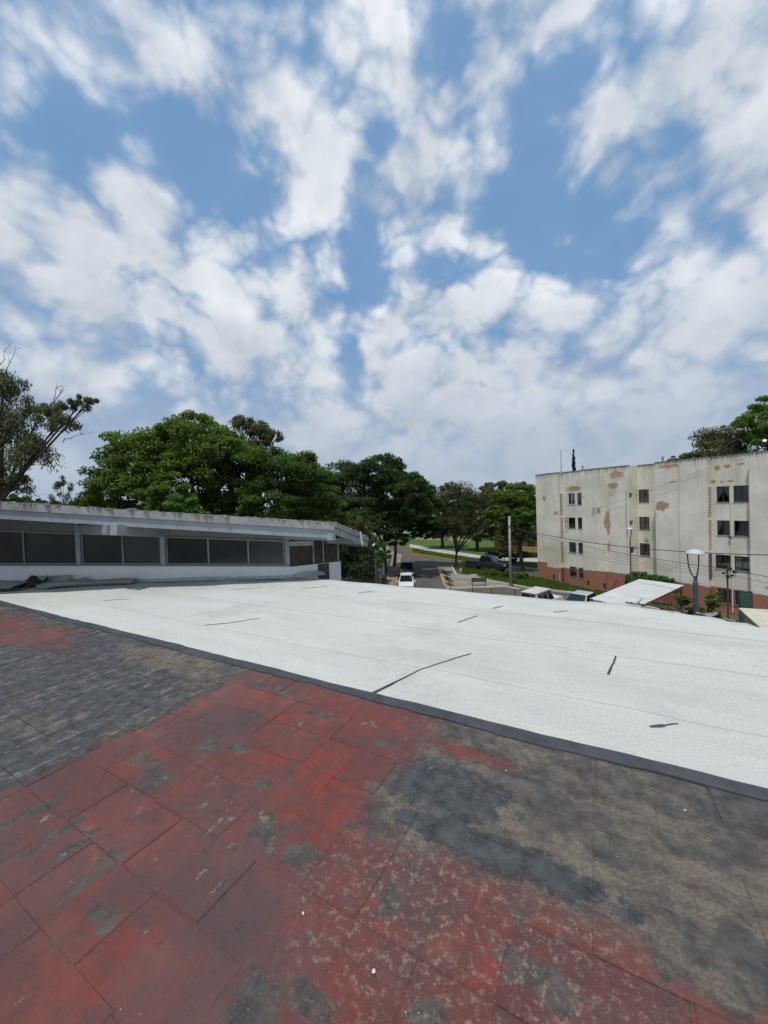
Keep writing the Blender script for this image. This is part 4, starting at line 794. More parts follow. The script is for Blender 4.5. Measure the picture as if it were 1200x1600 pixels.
car('silver_sedan', 'silver sedan parked beside the old white station wagon', 'car', (15.2, 30.0, .02), math.atan2(-.66, -.75), paint('silver_paint', (.42, .45, .48)), 4.6, 1.78, 1.44, .92, [(-2.25, .4, .92, .74), (-2.05, .26, .96, .84), (-1.2, .22, .97, .885), (.7, .2, .94, .89), (1.3, .2, .90, .88), (1.95, .24, .78, .82), (2.28, .34, .64, .66)], (-1.75, -.95, .35, 1.25), .32, (-1.4, 1.4))

# ------------------------------------------------------------------ benches, fence, awning, corner yard
M_BENCH = mat('bench_metal', (.075, .078, .085), .55, .2, var=.2)
def bench(label, loc, rz):
    t = thing('park_bench', label, 'bench', loc, rz, 'metal benches on the paved corner')
    for k in range(5): g = MB(); g.span(-.75, .75, -.22+k*.09, -.145+k*.09, .42, .45); g.build('seat_slat', M_BENCH, t)
    for k in range(4): g = MB(); g.beam((-.75, .25+k*.03, .54+k*.10), (.75, .25+k*.03, .54+k*.10), .025, .08); g.build('back_slat', M_BENCH, t)
    for sx in (-1, 1):
        g = MB(); g.tube([(sx*.68, -.2, 0), (sx*.68, -.2, .43)], .022, 6); g.build('leg', M_BROWN, t); g = MB(); g.tube([(sx*.68, .2, 0), (sx*.68, .22, .45), (sx*.68, .36, .88)], .022, 6); g.build('leg', M_BROWN, t)
        g = MB(); g.tube([(sx*.72, -.22, .43), (sx*.72, -.2, .64), (sx*.72, .26, .64)], .018, 6); g.build('armrest', M_BENCH, t)
    return t
bench('dark metal bench seen from behind on the paved corner near the white kerb', (9.65, 40.0, .10), R(175)); bench('dark metal bench turned sideways beside the yellow kerb', (6.75, 40.9, .10), R(96)); bench('dark metal bench standing further along the yellow kerb towards the tree', (7.1, 44.4, .10), R(96))
fen = thing('wire_fence', 'low rusty brown post and wire fence in front of the paved corner', 'fence', (5.9, 35.5, 0)); fp = [(0, 0), (2.0, -.3), (3.5, -1.1), (5.5, -1.5), (7.6, -2.6)]
for x, y in fp: g = MB(); g.tube([(x, y, 0), (x, y, 1.05)], .045, 6); g.build('post', M_BROWN, fen)
for z in (.3, .65, .97): g = MB(); g.tube([(*p, z) for p in fp], .010, 5); g.build('wire', M_BROWN, fen)
tr = thing('road_marker', 'small white painted marker stone at the foot of the forked tree', 'marker', (9.35, 47.9, .1)); g = MB(); g.box((0, 0, .2), (.11, .11, .2)); g.build('block', M_WHITEKERB, tr, bevel=.03); g = MB(); g.box((0, 0, .42), (.08, .08, .03)); g.build('cap', M_WHITEKERB, tr, bevel=.02)
aw = thing('sheet_awning', 'sloping pale metal sheet awning on posts behind the white roof', 'awning', (16.5, 25.5, 0))
AWP = [Vector((13.0, 24.5, 2.45)), Vector((18.7, 28.3, 2.75)), Vector((20.3, 26.1, 2.7)), Vector((14.4, 22.3, 2.35))]; off = Vector((16.5, 25.5, 0)); M_TIN = mat('tin_sheet', (.53, .535, .525), .55, .0, var=.06, scale=1.2, dirt=(.32, .33, .34), dscale=.8, damt=.5)
for k in range(6):
    g = MB(); u0, u1 = k/6+.002, (k+1)/6+.006; N = 8; vs = []
    for i in range(N+1):
        u_ = u0+(u1-u0)*i/N; z = .006*math.cos(i*math.pi*2/ (N/2)); a = AWP[0].lerp(AWP[1], u_)-off; b = AWP[3].lerp(AWP[2], u_)-off; vs += [a+Vector((0, 0, z+.002*k)), b+Vector((0, 0, z+.002*k))]
    g.add(vs, [(2*i, 2*i+2, 2*i+3, 2*i+1) for i in range(N)]); g.build('metal_sheet', M_TIN, aw, smooth=True)
for p in AWP: q = p.lerp(sum(AWP, Vector())/4, .06)-off; g = MB(); g.tube([(q.x, q.y, 0), (q.x, q.y, p.z-.04)], .04, 6); g.build('post', M_BROWN, aw)
for a, b in ((0, 1), (3, 2)): g = MB(); g.beam(AWP[a]-off-Vector((0, 0, .07)), AWP[b]-off-Vector((0, 0, .07)), .05, .07); g.build('rail', M_BROWN, aw)
# yard at the right: shed, wall of brick, green screen, barrel
M_YWALL = mat('yellow_render', (.36, .30, .15), .9, var=.12, scale=2, bump=.3, dirt=(.20, .15, .09), dscale=1.4, damt=.8); M_CREAM = mat('cream_roof', (.50, .46, .36), .85, var=.1, dirt=(.32, .28, .2), damt=.6)
M_GREENM = mat('green_screen', (.045, .10, .075), .6, var=.25, scale=5); M_BLUEB = mat('blue_plastic', (.03, .06, .20), .5); M_BRICK = mat('orange_brick', (.40, .13, .07), .9, var=.2, scale=6, dirt=(.24, .13, .09), damt=.6); M_MORT = mat('mortar', (.30, .26, .22), .95)
sh = thing('garden_shed', 'small yellow rendered shed with a cream roof sheet beside the green screen', 'shed', (16.6, 14.7, -.75), R(-25))
g = MB(); g.span(-1.8, 1.8, -1.2, 1.2, .7, 4.25); g.build('wall', M_YWALL, sh); g = MB(); g.add([(-1.95, -1.35, 4.26), (1.95, -1.35, 4.3), (1.95, 1.35, 4.62), (-1.95, 1.35, 4.58), (-1.95, -1.35, 4.32), (1.95, -1.35, 4.36), (1.95, 1.35, 4.68), (-1.95, 1.35, 4.64)], [(0, 1, 5, 4), (1, 2, 6, 5), (2, 3, 7, 6), (3, 0, 4, 7), (4, 5, 6, 7), (3, 2, 1, 0)]); g.build('roof', M_CREAM, sh); g = MB(); g.span(-1.85, 1.85, -1.27, -1.202, 4.02, 4.12); g.build('ledge', M_GREYWOOD, sh); g = MB(); g.span(.2, 1.0, -1.23, -1.19, 1.6, 3.4); g.build('door', M_SLAT, sh)
gs = thing('green_screen', 'dark green mesh screen panel standing beside the yellow shed', 'screen', (17.75, 18.9, 0), R(-20))
for z in (0, 1): g = MB(); g.span(-.22, .22, -.02, .02, 3.0-z*1.9, 3.95-z*1.0); g.build('mesh_panel', M_GREENM, gs)
for x in (-.24, .24): g = MB(); g.tube([(x, 0, 0), (x, 0, 4.05)], .03, 6); g.build('post', M_DARKMETAL, gs)
br = thing('blue_barrel', 'blue plastic barrel on the yard wall under the end windows', 'barrel', (22.1, 23.6, 1.7)); g = MB(); g.lathe([(.001, 0), (.27, 0), (.3, .05), (.3, .28), (.32, .31), (.3, .34), (.3, .62), (.32, .65), (.3, .68), (.3, .92), (.26, .97), (.001, .97)], 18); g.build('drum', M_BLUEB, br, smooth=True); g = MB(); g.lathe([(.001, 1.0), (.06, 1.0), (.06, .96)], 10, (.12, 0, 0)); g.build('bung', M_TRIM, br)
yw = thing('yard_wall', 'low orange brick yard wall before the apartment plinth', 'wall', (17.8, 25.0, 0), AZ); g = MB(); g.span(0, 7, .02, .18, 0, 1.7); g.build('mortar_core', M_MORT, yw)
bm_ = MB(); bm_.box((0, 0, 0), (.115, .012, .032)); bmesh_ = bm_.mesh('brick'); bmesh_.materials.append(M_BRICK); rest = MB()
for r_ in range(20):
    for c_ in range(28):
        x = .12+c_*.25+(.125 if r_ % 2 else 0); z = .05+r_*.083
        if x > 6.95: continue
        if r_ >= 10: o = bpy.data.objects.new('brick', bmesh_); link(o, yw); o.location = (x, .012+rnd.uniform(-.003, .003), z)
        else: rest.box((x, .012, z), (.115, .012, .032))
tag(rest.build('brick_field', M_BRICK, yw), kind='stuff')
# flashing and twigs on the far roof edge
def roofpt(u_, v_, z=0): p = UX*u_+VX*v_; return Vector((p.x, p.y, ROOF_Z+z))
p0 = roofpt(1.02, 5.93); o = scrap('bent grey sheet scrap at the foot of the slate lamp on the roof edge', (p0.x+.10, p0.y+.0, 7.50), (.20, .10), R(-40), mat('grey_sheet', (.26, .28, .31), .5, .3), .03, 0, 11, .2, 'flashing_scrap'); o['group'] = 'scraps on the far roof edge'
def twig(label, a, b, n, seed):
    q = random.Random(seed); g = MB(); a, b = Vector(a), Vector(b); pts = [a.lerp(b, i/8)+Vector((q.gauss(0, .008), q.gauss(0, .008), .012+abs(q.gauss(0, .008)))) for i in range(9)]; g.tube(pts, [.011-.001*i for i in range(9)], 5)
    for k in range(n):
        c = a.lerp(b, q.random())+Vector((0, 0, .012)); d = Vector((q.gauss(0, .07), q.gauss(0, .05), q.uniform(.0, .05))); g.tube([c, c+d*.6+Vector((0, 0, .008)), c+d], [.006, .005, .003], 4)
    tag(g.build('dry_branch', M_BARK), label, 'branch', 'dry branches along the roof edge')
twig('long dry branch lying along the far edge of the white roof', roofpt(.28, 6.09, .03), roofpt(.72, 6.0, .03), 14, 3); twig('short dry twig on the white roof edge near the lamp', roofpt(.66, 5.98, .03), roofpt(.88, 5.93, .03), 10, 4)
# bits lying about on the tiles
for k, (u_, v_, s_, lab) in enumerate(((-.66, 1.0, .0065, 'cream pebble of plaster lying on the nearest red tiles'), (-.98, 1.03, .005, 'tiny white flake lying on the dark red tile joint'), (.32, 2.22, .005, 'white plaster crumb near the black border strip'), (-.48, 2.12, .004, 'small white crumb on the brown tar patch'))):
    bmx = bmesh.new(); bmesh.ops.create_icosphere(bmx, subdivisions=2, radius=s_)
    for v_e in bmx.verts: v_e.co *= rnd.uniform(.75, 1.2); v_e.co.z *= .7
    m = bpy.data.meshes.new('plaster_crumb'); bmx.to_mesh(m); bmx.free(); m.materials.append(mat('crumb', (.62, .58, .48), .9)); o = bpy.data.objects.new('plaster_crumb', m); link(o); o.location = roofpt(u_, v_, .0075); tag(o, lab, 'crumb', 'plaster crumbs on the roof')

# ------------------------------------------------------------------ vegetation
def leaf_mesh(name, cen, tang, side, tint, m, parent):
    """one rhombic leaf per row"""
    N = len(cen); v = np.empty((N, 4, 3)); v[:, 0] = cen-tang; v[:, 1] = cen+side-tang*.1; v[:, 2] = cen+tang; v[:, 3] = cen-side-tang*.1
    me = bpy.data.meshes.new(name); me.vertices.add(4*N); me.vertices.foreach_set('co', v.ravel()); me.loops.add(4*N); me.loops.foreach_set('vertex_index', np.arange(4*N)); me.polygons.add(N)
    me.polygons.foreach_set('loop_start', np.arange(0, 4*N, 4)); me.update(calc_edges=True)
    at = me.attributes.new('tint', 'FLOAT', 'FACE'); at.data.foreach_set('value', np.clip(tint, 0, 1)); me.materials.append(m)
    return link(bpy.data.objects.new(name, me), parent)
def unit(a): return a/np.maximum(np.linalg.norm(a, axis=1, keepdims=True), 1e-9)
def leaves(clumps, per, size, rg, droop=.0, flat_=.55, aspect=.38, spread=1.):
    """clumps: rows x y z r tint"""
    c = np.repeat(clumps, per, 0); N = len(c); d = unit(rg.normal(size=(N, 3))); r_ = rg.random(N)**.45
    p = d*r_[:, None]*c[:, 3:4]*spread; p[:, 2] *= flat_; cen = c[:, :3]+p
    t = unit(d*.7+rg.normal(size=(N, 3))*.8+np.array([0, 0, -droop])); nrm = unit(rg.normal(size=(N, 3))*.7+np.array([0, 0, .9])+d*.4); s_ = unit(np.cross(t, nrm))
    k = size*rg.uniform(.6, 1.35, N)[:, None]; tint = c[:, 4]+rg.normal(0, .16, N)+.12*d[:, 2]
    return cen, t*k*.5, s_*k*.5*aspect, tint
def tree(name, label, base, blobs, m, bark=None, nclump=110, per=130, size=.26, clump_r=.24, seed=1, droop=.25, trunk_r=.25, fork=.35, group=None, hollow=.62, flat_=.55, cat='tree', twigs=True, aspect=.38, lean=(0, 0), spread=1.):
    rg = np.random.default_rng(seed); q = random.Random(seed); t = thing(name, label, cat, base, 0, group); b0 = Vector(base); bl = [tuple(Vector(b[:3])-b0)+tuple(b[3:]) for b in blobs]
    vol = np.array([b[3]*b[4]*b[5] for b in bl])**.66; cnt = np.maximum(6, (nclump*vol/vol.sum()).astype(int)); rows = []; g = MB()
    top = max(b[2] for b in bl); fz = fork*min(b[2] for b in bl)+fork*.3*top; forkp = Vector((lean[0]*.4, lean[1]*.4, max(fz, .6)))
    mid = forkp*.5+Vector((q.gauss(0, .08), q.gauss(0, .08), 0)); g.tube([(0, 0, -.1), (0, 0, .05), mid, forkp], [trunk_r*1.5, trunk_r*1.15, trunk_r, trunk_r*.85], 9)
    for b, n in zip(bl, cnt):
        c = Vector(b[:3]); k = forkp.lerp(c, .5)+Vector((q.gauss(0, .3), q.gauss(0, .3), q.uniform(-.2, .3)))*b[3]*.12; e = c-Vector((0, 0, b[5]*.25))
        g.tube([forkp, forkp.lerp(k, .5)+Vector((q.gauss(0, .06), q.gauss(0, .06), .05)), k, e], [trunk_r*.72, trunk_r*.55, trunk_r*.4, trunk_r*.22], 7)
        d = unit(rg.normal(size=(n, 3))); d[:, 2] = np.where(d[:, 2] < -.55, -d[:, 2]*.5, d[:, 2]); rr = hollow+(1-hollow)*rg.random(n); rr[rg.random(n) < .10] *= 1.14
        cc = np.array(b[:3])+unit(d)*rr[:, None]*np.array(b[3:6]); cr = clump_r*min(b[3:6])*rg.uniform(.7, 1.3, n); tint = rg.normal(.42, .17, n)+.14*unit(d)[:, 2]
        rows.append(np.column_stack([cc, cr, tint]))
        if twigs:
            for i in range(0, n, 2):
                s_ = e.lerp(k, q.random()*.6); p = Vector(cc[i]); md = s_.lerp(p, .55)+Vector((0, 0, -.06*b[5]))
                g.tube([s_, md, p], [trunk_r*.16, trunk_r*.10, .012], 4, False)
    g.build('trunk', bark or M_BARK, t, smooth=True, fix=False)
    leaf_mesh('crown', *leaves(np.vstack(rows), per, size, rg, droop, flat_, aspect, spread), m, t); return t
# left: eucalyptus with open airy crown
tree('eucalyptus_tree', 'tall airy eucalyptus with bare twigs reaching over the blue eave', (-22.5, 22, 0), [(-21.8, 22, 13.8, 1.7, 1.9, 1.7), (-20.2, 22, 12.4, 1.2, 1.4, 1.3), (-18.4, 21.8, 14.1, 1.0, 1.1, .7), (-17.1, 21.7, 15.0, .75, .8, .5), (-19.6, 22.2, 15.0, 1.2, 1.2, .8), (-21.4, 22, 16.3, 1.3, 1.4, 1.0), (-24.5, 22, 15, 2.5, 2.5, 2.6), (-20.6, 21.5, 10.7, .9, 1.1, .7), (-22.2, 21.8, 11.4, 1.2, 1.2, 1.0), (-16.3, 21.6, 15.3, .5, .5, .35)], L_EUC, M_BARK, 250, 120, .22, .44, 11, 1.5, .15, .64, hollow=.3, flat_=1.0, aspect=.26, lean=(1.6, 0))
g = MB(); q = random.Random(5)
et = bpy.data.objects['eucalyptus_tree']
for a, d in (((-21.6, 22, 16.6), (1.0, 0, 1.9)), ((-22.0, 22, 16.8), (.9, .2, 2.0)), ((-18.4, 21.7, 15), (.3, 0, 1.5)), ((-18.6, 21.8, 15), (.9, 0, 1.3)), ((-18.0, 21.7, 13.2), (1.3, 0, .3)), ((-20, 22, 9.8), (1.2, 0, -.6)), ((-20.6, 22, 10.2), (1.0, 0, -.2))):
    a = Vector(a)-Vector((-22.5, 22, 0)); d = Vector(d); pts = [a+d*i/5+Vector((q.gauss(0, .05), 0, q.gauss(0, .05))) for i in range(6)]; g.tube(pts, [.03, .025, .02, .015, .011, .007], 5)
    for k in range(5): p = pts[q.randrange(2, 6)]; e = p+Vector((q.uniform(-.1, .45), q.gauss(0, .1), q.uniform(-.1, .4))); g.tube([p, e], [.010, .005], 4)
g.build('bare_twigs', M_PALEBARK, et, fix=False)
# big broadleaf mass behind the clerestory roof
tree('broadleaf_tree', 'broad bright green tree with layered rounded crown behind the blue eave', (-12.5, 24.5, 0), [(-14.6, 24.3, 12.2, 2.5, 2.6, 2.2), (-12.0, 24.5, 13.2, 2.5, 2.6, 1.9), (-16.2, 24, 10.2, 2.3, 2.4, 1.7), (-13.0, 23.2, 10.4, 2.8, 2.2, 1.9), (-10.2, 24.2, 11.6, 2.4, 2.4, 2.2), (-18.0, 24.3, 8.9, 2.0, 2.0, 1.3), (-14.5, 23.4, 8.2, 3.2, 2.2, 1.5), (-18.6, 24, 7.6, 2.0, 2, 1.0)], L_BROAD, None, 380, 220, .24, .33, 21, .35, .33, .4)
tree('broadleaf_tree', 'mid green leafy tree with domed crown between the bright tree and the dark ficus', (-7.6, 25.5, 0), [(-8.6, 25.2, 11.2, 2.3, 2.3, 1.9), (-6.6, 25.6, 10.9, 2.4, 2.4, 2.2), (-8.0, 24.4, 9.0, 2.8, 2.2, 1.8), (-5.0, 26, 10.0, 1.9, 2.2, 2.0), (-4.0, 26.4, 8.0, 1.6, 2, 1.8), (-10.2, 25, 9.0, 2.0, 2.0, 1.6)], leaf_material('leaf_mid', (.032, .070, .014), (.115, .190, .030), .4), None, 260, 210, .24, .32, 22, .3, .3, .4)
tree('young_tree', 'young yellow green tree growing just above the eave before the broad crown', (-11.6, 21.2, 0), [(-11.7, 21.2, 9.9, 1.1, 1.1, 1.0), (-11.2, 21, 9.0, 1.4, 1.2, .8), (-12.4, 21.3, 9.2, .9, 1.0, .7), (-10.4, 21, 8.6, .9, .9, .6)], L_BRIGHT, None, 70, 130, .24, .34, 23, .2, .12, .5)
tree('conifer_sapling', 'thin feathery conifer standing between the eucalyptus and the broad tree', (-22.8, 27.5, 0), [(-22.9, 27.5, 10.4, .7, .7, 1.5), (-22.4, 27.5, 9.3, 1.1, 1.1, .9), (-23.4, 27.4, 9.2, .9, 1, .8)], L_DARK, None, 60, 70, .22, .30, 24, -.5, .12, .6, aspect=.18, flat_=1.1)
tree('distant_tree', 'low rounded distant tree just above the far end of the eave', (-60, 62, 0), [(-60, 62, 10.6, 5, 4, 1.8), (-54, 62, 9.8, 4, 4, 1.6)], L_DARK, None, 80, 110, .5, .3, 25, .1, .3, .4)
tree('eucalyptus_tree', 'grey green eucalyptus top rising behind the mid green tree', (-12.6, 39, 0), [(-14.1, 39, 17.2, 1.3, 1.4, 1.4), (-12.3, 39, 16.4, 1.5, 1.5, 1.4), (-10.9, 39, 15.9, 1.1, 1.4, 1.0), (-13, 39, 14.8, 2, 2, 1.6)], L_EUC, M_PALEBARK, 90, 70, .38, .36, 26, 1.0, .3, .5, hollow=.35, flat_=.9, aspect=.3)
# dark ficus over the street
tree('ficus_tree', 'dark dense ficus overhanging the left kerb of the street', (-.1, 48.5, .13), [(-4.5, 49, 11.3, 3.6, 3.2, 3.2), (-.6, 47.5, 12.4, 3.4, 3.2, 2.8), (-6.6, 48.5, 8.4, 2.6, 2.8, 2.8), (-2.4, 47, 8.4, 3.2, 2.8, 2.6), (.9, 47.5, 9.6, 2.6, 2.8, 2.8), (.6, 47, 5.9, 2.2, 2.4, 1.7), (-3.6, 46, 5.8, 2.6, 2.4, 1.8), (-8.0, 49, 10.6, 2.6, 2.8, 2.6), (1.4, 46.2, 4.4, 1.4, 1.6, 1.2), (3.0, 44.5, 10.3, 2.3, 2.4, 2.0), (4.8, 46, 8.6, 2.0, 2.4, 2.2), (-7.5, 48, 6.4, 2.6, 2.4, 2.0)], L_DARK, None, 560, 170, .33, .32, 31, .3, .22, .45)
tree('ficus_tree', 'dark ficus leaning over the middle of the street beside the forked tree', (1.2, 54, .13), [(3.4, 53.5, 11.0, 2.2, 2.2, 2.6), (5.3, 53, 9.6, 1.9, 2.2, 3.0), (4.4, 52.5, 6.4, 2.8, 2.6, 2.0), (2.4, 53.5, 7.6, 2.2, 2.4, 2.0), (6.3, 53, 5.6, 1.8, 2.0, 1.6), (5.2, 54.5, 4.6, 1.8, 1.6, 1.1)], L_DARK, None, 320, 150, .36, .30, 32, .3, .22, .5, lean=(.8, -.3))
# sparse forked tree and the trees beyond
tree('forked_tree', 'thin olive leaved tree with dark forked trunk on the paved corner', (9.6, 51.8, 0), [(7.9, 51.8, 8.9, 2.0, 2.0, 2.2), (10.0, 51.6, 9.8, 2.0, 2.0, 1.8), (12.2, 51.8, 8.6, 1.9, 2.0, 2.2), (8.8, 51.2, 5.8, 2.2, 2.0, 1.5), (11.8, 51.4, 5.7, 2.4, 2.0, 1.4), (13.9, 52, 9.4, 1.5, 1.6, 1.4), (14.2, 52, 7.2, 1.6, 1.6, 1.6), (9.2, 52, 10.9, 1.3, 1.3, .9)], L_SPARSE, None, 290, 60, .28, .42, 33, .5, .17, .22, hollow=.25, flat_=.9)
tree('street_tree', 'fresh green leaning tree beside the apartment corner', (17.0, 47.5, 0), [(15.4, 48.5, 8.4, 2.2, 2.2, 2.0), (17.6, 49, 9.0, 2.3, 2.2, 1.9), (14.3, 48, 7.0, 1.8, 1.8, 1.7), (16.6, 47.2, 6.4, 2.2, 2.0, 1.8), (18.6, 48, 7.6, 1.8, 2, 1.8), (15.2, 46.8, 4.6, 1.6, 1.4, 1.1), (17.6, 47, 4.6, 1.6, 1.4, 1.1)], L_BROAD, None, 240, 120, .32, .32, 34, .3, .22, .5, lean=(-.6, 0))
tree('background_tree', 'rounded darker tree top showing behind the fresh green street tree', (20.5, 66, 0), [(19.5, 66, 10.4, 3, 3, 1.8), (23, 66, 9.8, 3, 3, 2.2), (18, 66, 8.4, 3.6, 3, 2.4), (22, 66, 7.2, 3.4, 3, 2.2)], L_SPARSE, None, 150, 110, .42, .32, 35, .2, .3, .4)
for i, (x, y, h, rr, lab) in enumerate(((-14, 62, 12, 5, 'dense tree far behind the mid green tree'), (-4, 84, 12.5, 6, 'dense distant tree closing the street behind the ficus'), (7, 96, 9.5, 5.5, 'distant tree beyond the pale walkway and lawn'), (16, 90, 9.0, 5, 'distant round tree standing behind the forked tree'), (27, 84, 10, 6, 'distant tree hidden behind the apartment corner'), (-26, 50, 10, 5, 'shaded tree far behind the conifer sapling'), (11, 74, 6.5, 4.6, 'low tree on the lawn in front of the cream house'), (16.5, 69, 6, 3.8, 'low tree on the lawn beside the end of the cream house'), (21, 60, 6.5, 3.4, 'low tree in front of the ochre house'), (-22, 100, 12, 8, 'broad distant tree closing the view left of the street'), (42, 92, 11, 8, 'broad distant tree beyond the ochre house'), (5, 125, 12, 8, 'broad distant tree at the end of the street'), (24, 118, 12, 9, 'broad distant tree behind the cream house'), (60, 80, 11, 8, 'broad distant tree beyond the apartment block'))):
    tree('background_tree', lab, (x, y, 0), [(x-rr*.4, y, h*.62, rr*.6, rr*.6, h*.26), (x+rr*.4, y, h*.66, rr*.62, rr*.6, h*.28), (x, y-1, h*.45, rr*.85, rr*.6, h*.24), (x, y, h*.8, rr*.5, rr*.5, h*.18)], (L_DARK, L_BROAD, L_SPARSE)[i % 3], None, 130, 110, .5, .3, 50+i, .2, .3, .4, group='trees in the far background')
tree('roadside_tree', 'dark leafy tree with low crown by the blue grey wall', (-2.6, 41, 0), [(-3.6, 41, 5.6, 2.0, 2.0, 1.8), (-2.2, 41.5, 6.6, 1.8, 1.8, 1.6), (-5, 42, 6.2, 2.2, 2, 1.8)], L_DARK, None, 110, 120, .32, .32, 41, .3, .18, .4)
# right: trees behind the apartments, cypress
tree('tall_tree', 'tall dark green tree rising behind the near end of the apartment block', (44, 43, 0), [(42.5, 43, 16.0, 2.6, 2.6, 2.6), (45.5, 43, 18.2, 3.2, 3, 2.6), (44, 43, 13.5, 4, 3, 3), (47.5, 43, 15, 3, 3, 3)], L_BROAD, None, 220, 130, .36, .30, 61, .3, .35, .5)
tree('feathery_tree', 'lighter feathery tree beside the tall dark tree behind the apartments', (38, 44, 0), [(37.0, 44, 14.6, 1.5, 1.5, 1.6), (38.9, 44, 15.0, 1.5, 1.5, 1.6), (35.4, 44, 13.0, 1.4, 1.5, 1.0), (38, 44, 12.6, 3, 2, 1.8), (40.4, 44.5, 14.6, 1.2, 1.2, 1.4)], L_EUC, None, 130, 80, .30, .40, 62, .3, .25, .5, hollow=.3, flat_=.9)
tree('rooftop_shrub', 'scraggly pale shrub showing over the apartment parapet', (33.2, 44, 0), [(33.2, 44, 12.6, .8, .8, .6), (34.4, 44, 12.2, .9, .8, .5)], L_SPARSE, None, 24, 60, .25, .4, 63, .2, .12, .7, hollow=.2)
tree('cypress_tree', 'narrow dark cypress spire behind the apartment roof', (29.8, 60, 0), [(29.8, 60, 6+i*1.55, .62-.075*i if i else .62, .62-.075*i, 1.25) for i in range(7)], L_DARK, None, 330, 120, .20, .62, 64, -1.5, .15, .3, aspect=.3, flat_=1.6, hollow=.15, twigs=False)
# hedges, vines and shrubs
def shrub(name, label, base, blobs, m, nclump, per, size, seed, group=None, cat='shrub', droop=.1, clump_r=.34, hollow=.55, aspect=.42, trunk=.04):
    return tree(name, label, base, blobs, m, None, nclump, per, size, clump_r, seed, droop, trunk, .35, group, hollow, .8, cat, True, aspect)
shrub('clipped_hedge', 'clipped rounded green hedge along the apartment plinth', (21.5, 31.4, 0), [(21.05, 32.4, 1.62, .62, .7, .88), (21.35, 31.75, 1.62, .62, .7, .88), (21.65, 31.1, 1.62, .62, .7, .86), (21.9, 30.55, 1.62, .62, .65, .88), (22.15, 30.0, 1.6, .6, .65, .86)], L_BRIGHT, 260, 150, .10, 71, cat='hedge', clump_r=.26, hollow=.86)
shrub('vine_bank', 'dark tangled vine bank spilling beside the slatted side wall', (-2.0, 25, 0), [(-2.4, 24.6, 6.2, 1.0, 1.2, 1.2), (-1.5, 25.2, 5.6, .9, 1.3, 1.2), (-2.0, 24.6, 4.6, 1.2, 1.3, 1.2), (-3.2, 25, 5.8, 1.2, 1.5, 1.6), (-1.2, 26, 6.9, .7, .9, .6)], L_DARK, 150, 130, .20, 72, cat='vine')
shrub('vine_bank', 'lighter green vine trailing above the dry thatch by the lamp', (-.9, 29.5, 0), [(-1.5, 29.5, 4.9, 1.0, 1.0, .8), (-.7, 29.8, 4.6, .8, .9, .7), (-.4, 29.6, 5.7, .55, .8, .7), (.05, 30.4, 4.9, .45, .6, .6), (-1.9, 29, 4.0, .8, .8, .6)], L_BRIGHT, 80, 110, .17, 73, cat='vine')
shrub('bougainvillea', 'bougainvillea with faded pink bracts above the hipped eave corner', (-.95, 13.4, 0), [(-.95, 13.4, 8.25, .35, .4, .3), (-.75, 13.6, 8.05, .32, .4, .25), (-.55, 13.7, 7.7, .3, .4, .35)], L_SPARSE, 40, 60, .09, 74, hollow=.2)
bv = bpy.data.objects['bougainvillea']; rg = np.random.default_rng(75)
for q_ in ([.28, .2, 8.12, .14, .5], [.34, .22, 8.02, .12, .5], [.1, .1, 8.33, .10, .4]):
    leaf_mesh('flower', *leaves(np.array([q_]), 60, .06, rg, 0, .8, .7), L_PINK, bv)
shrub('dry_thatch', 'tan clump of dry grass beside the street lamp', (-1.1, 26.8, 0), [(-1.2, 26.8, 4.0, .65, .6, .7), (-.9, 26.9, 3.4, .55, .6, .6), (-1.0, 26.8, 2.4, .8, .7, 1.2)], L_DRY, 60, 120, .34, 76, cat='dry grass', droop=1.0, aspect=.14)
hp = thing('wire_hoop', 'pale wire ring resting against the dry grass clump', 'hoop', (-1.55, 25.6, 3.3)); g = MB(); ring(g, (0, 0, .25), .20, .014); g.build('rim', M_LAMPTOP, hp); g = MB()
for k in range(4): a = k*math.pi/4; g.tube([(-.2*math.cos(a), 0, .25-.2*math.sin(a)), (.2*math.cos(a), 0, .25+.2*math.sin(a))], .006, 4)
g.build('spokes', M_LAMPTOP, hp); g = MB(); g.tube([(0, 0, -3.3), (0, 0, .06)], .02, 6); g.build('stake', M_DARKMETAL, hp)
shrub('street_bush', 'bright green bush topping the wall beside the sidewalk', (-1.1, 37.5, 0), [(-1.2, 37.5, 3.5, .9, 1.2, .6), (-.9, 36, 3.2, .7, .9, .5), (-1.6, 39, 3.6, .9, 1, .6)], L_BRIGHT, 60, 110, .2, 77)
shrub('yard_shrub', 'scraggly brown green shrub between the awning and the slate lamp', (17.0, 21.6, 0), [(16.9, 21.6, 2.6, .5, .5, .5), (17.3, 21.4, 2.2, .5, .5, .5), (16.6, 21.8, 1.9, .5, .5, .5), (17.1, 21.5, 1.3, .6, .6, .6)], L_SPARSE, 50, 70, .17, 78)
shrub('yard_bush', 'upright green bush beside the slate lamp and brick wall', (18.3, 21.4, 0), [(18.3, 21.4, 3.0, .32, .35, .45), (18.4, 21.5, 2.4, .35, .35, .5), (18.4, 21.4, 1.6, .45, .45, .7)], L_BRIGHT, 40, 90, .14, 79)
shrub('yard_creeper', 'low green creeper under the green screen', (19.0, 20.4, 0), [(18.8, 20.2, 1.9, .5, .4, .3), (19.4, 20.6, 1.8, .5, .4, .35), (19.2, 20.4, 1.0, .9, .5, .7)], L_BROAD, 40, 80, .14, 80)
shrub('roadside_weeds', 'dark weedy bush in front of the black pickup', (12.3, 44.6, 0), [(11.6, 45.4, .35, .7, .6, .35), (12.6, 44.6, .45, .6, .6, .45), (13.8, 43.4, .5, .8, .6, .5), (15.0, 42.4, .45, .9, .6, .45)], L_BROAD, 70, 80, .2, 81)
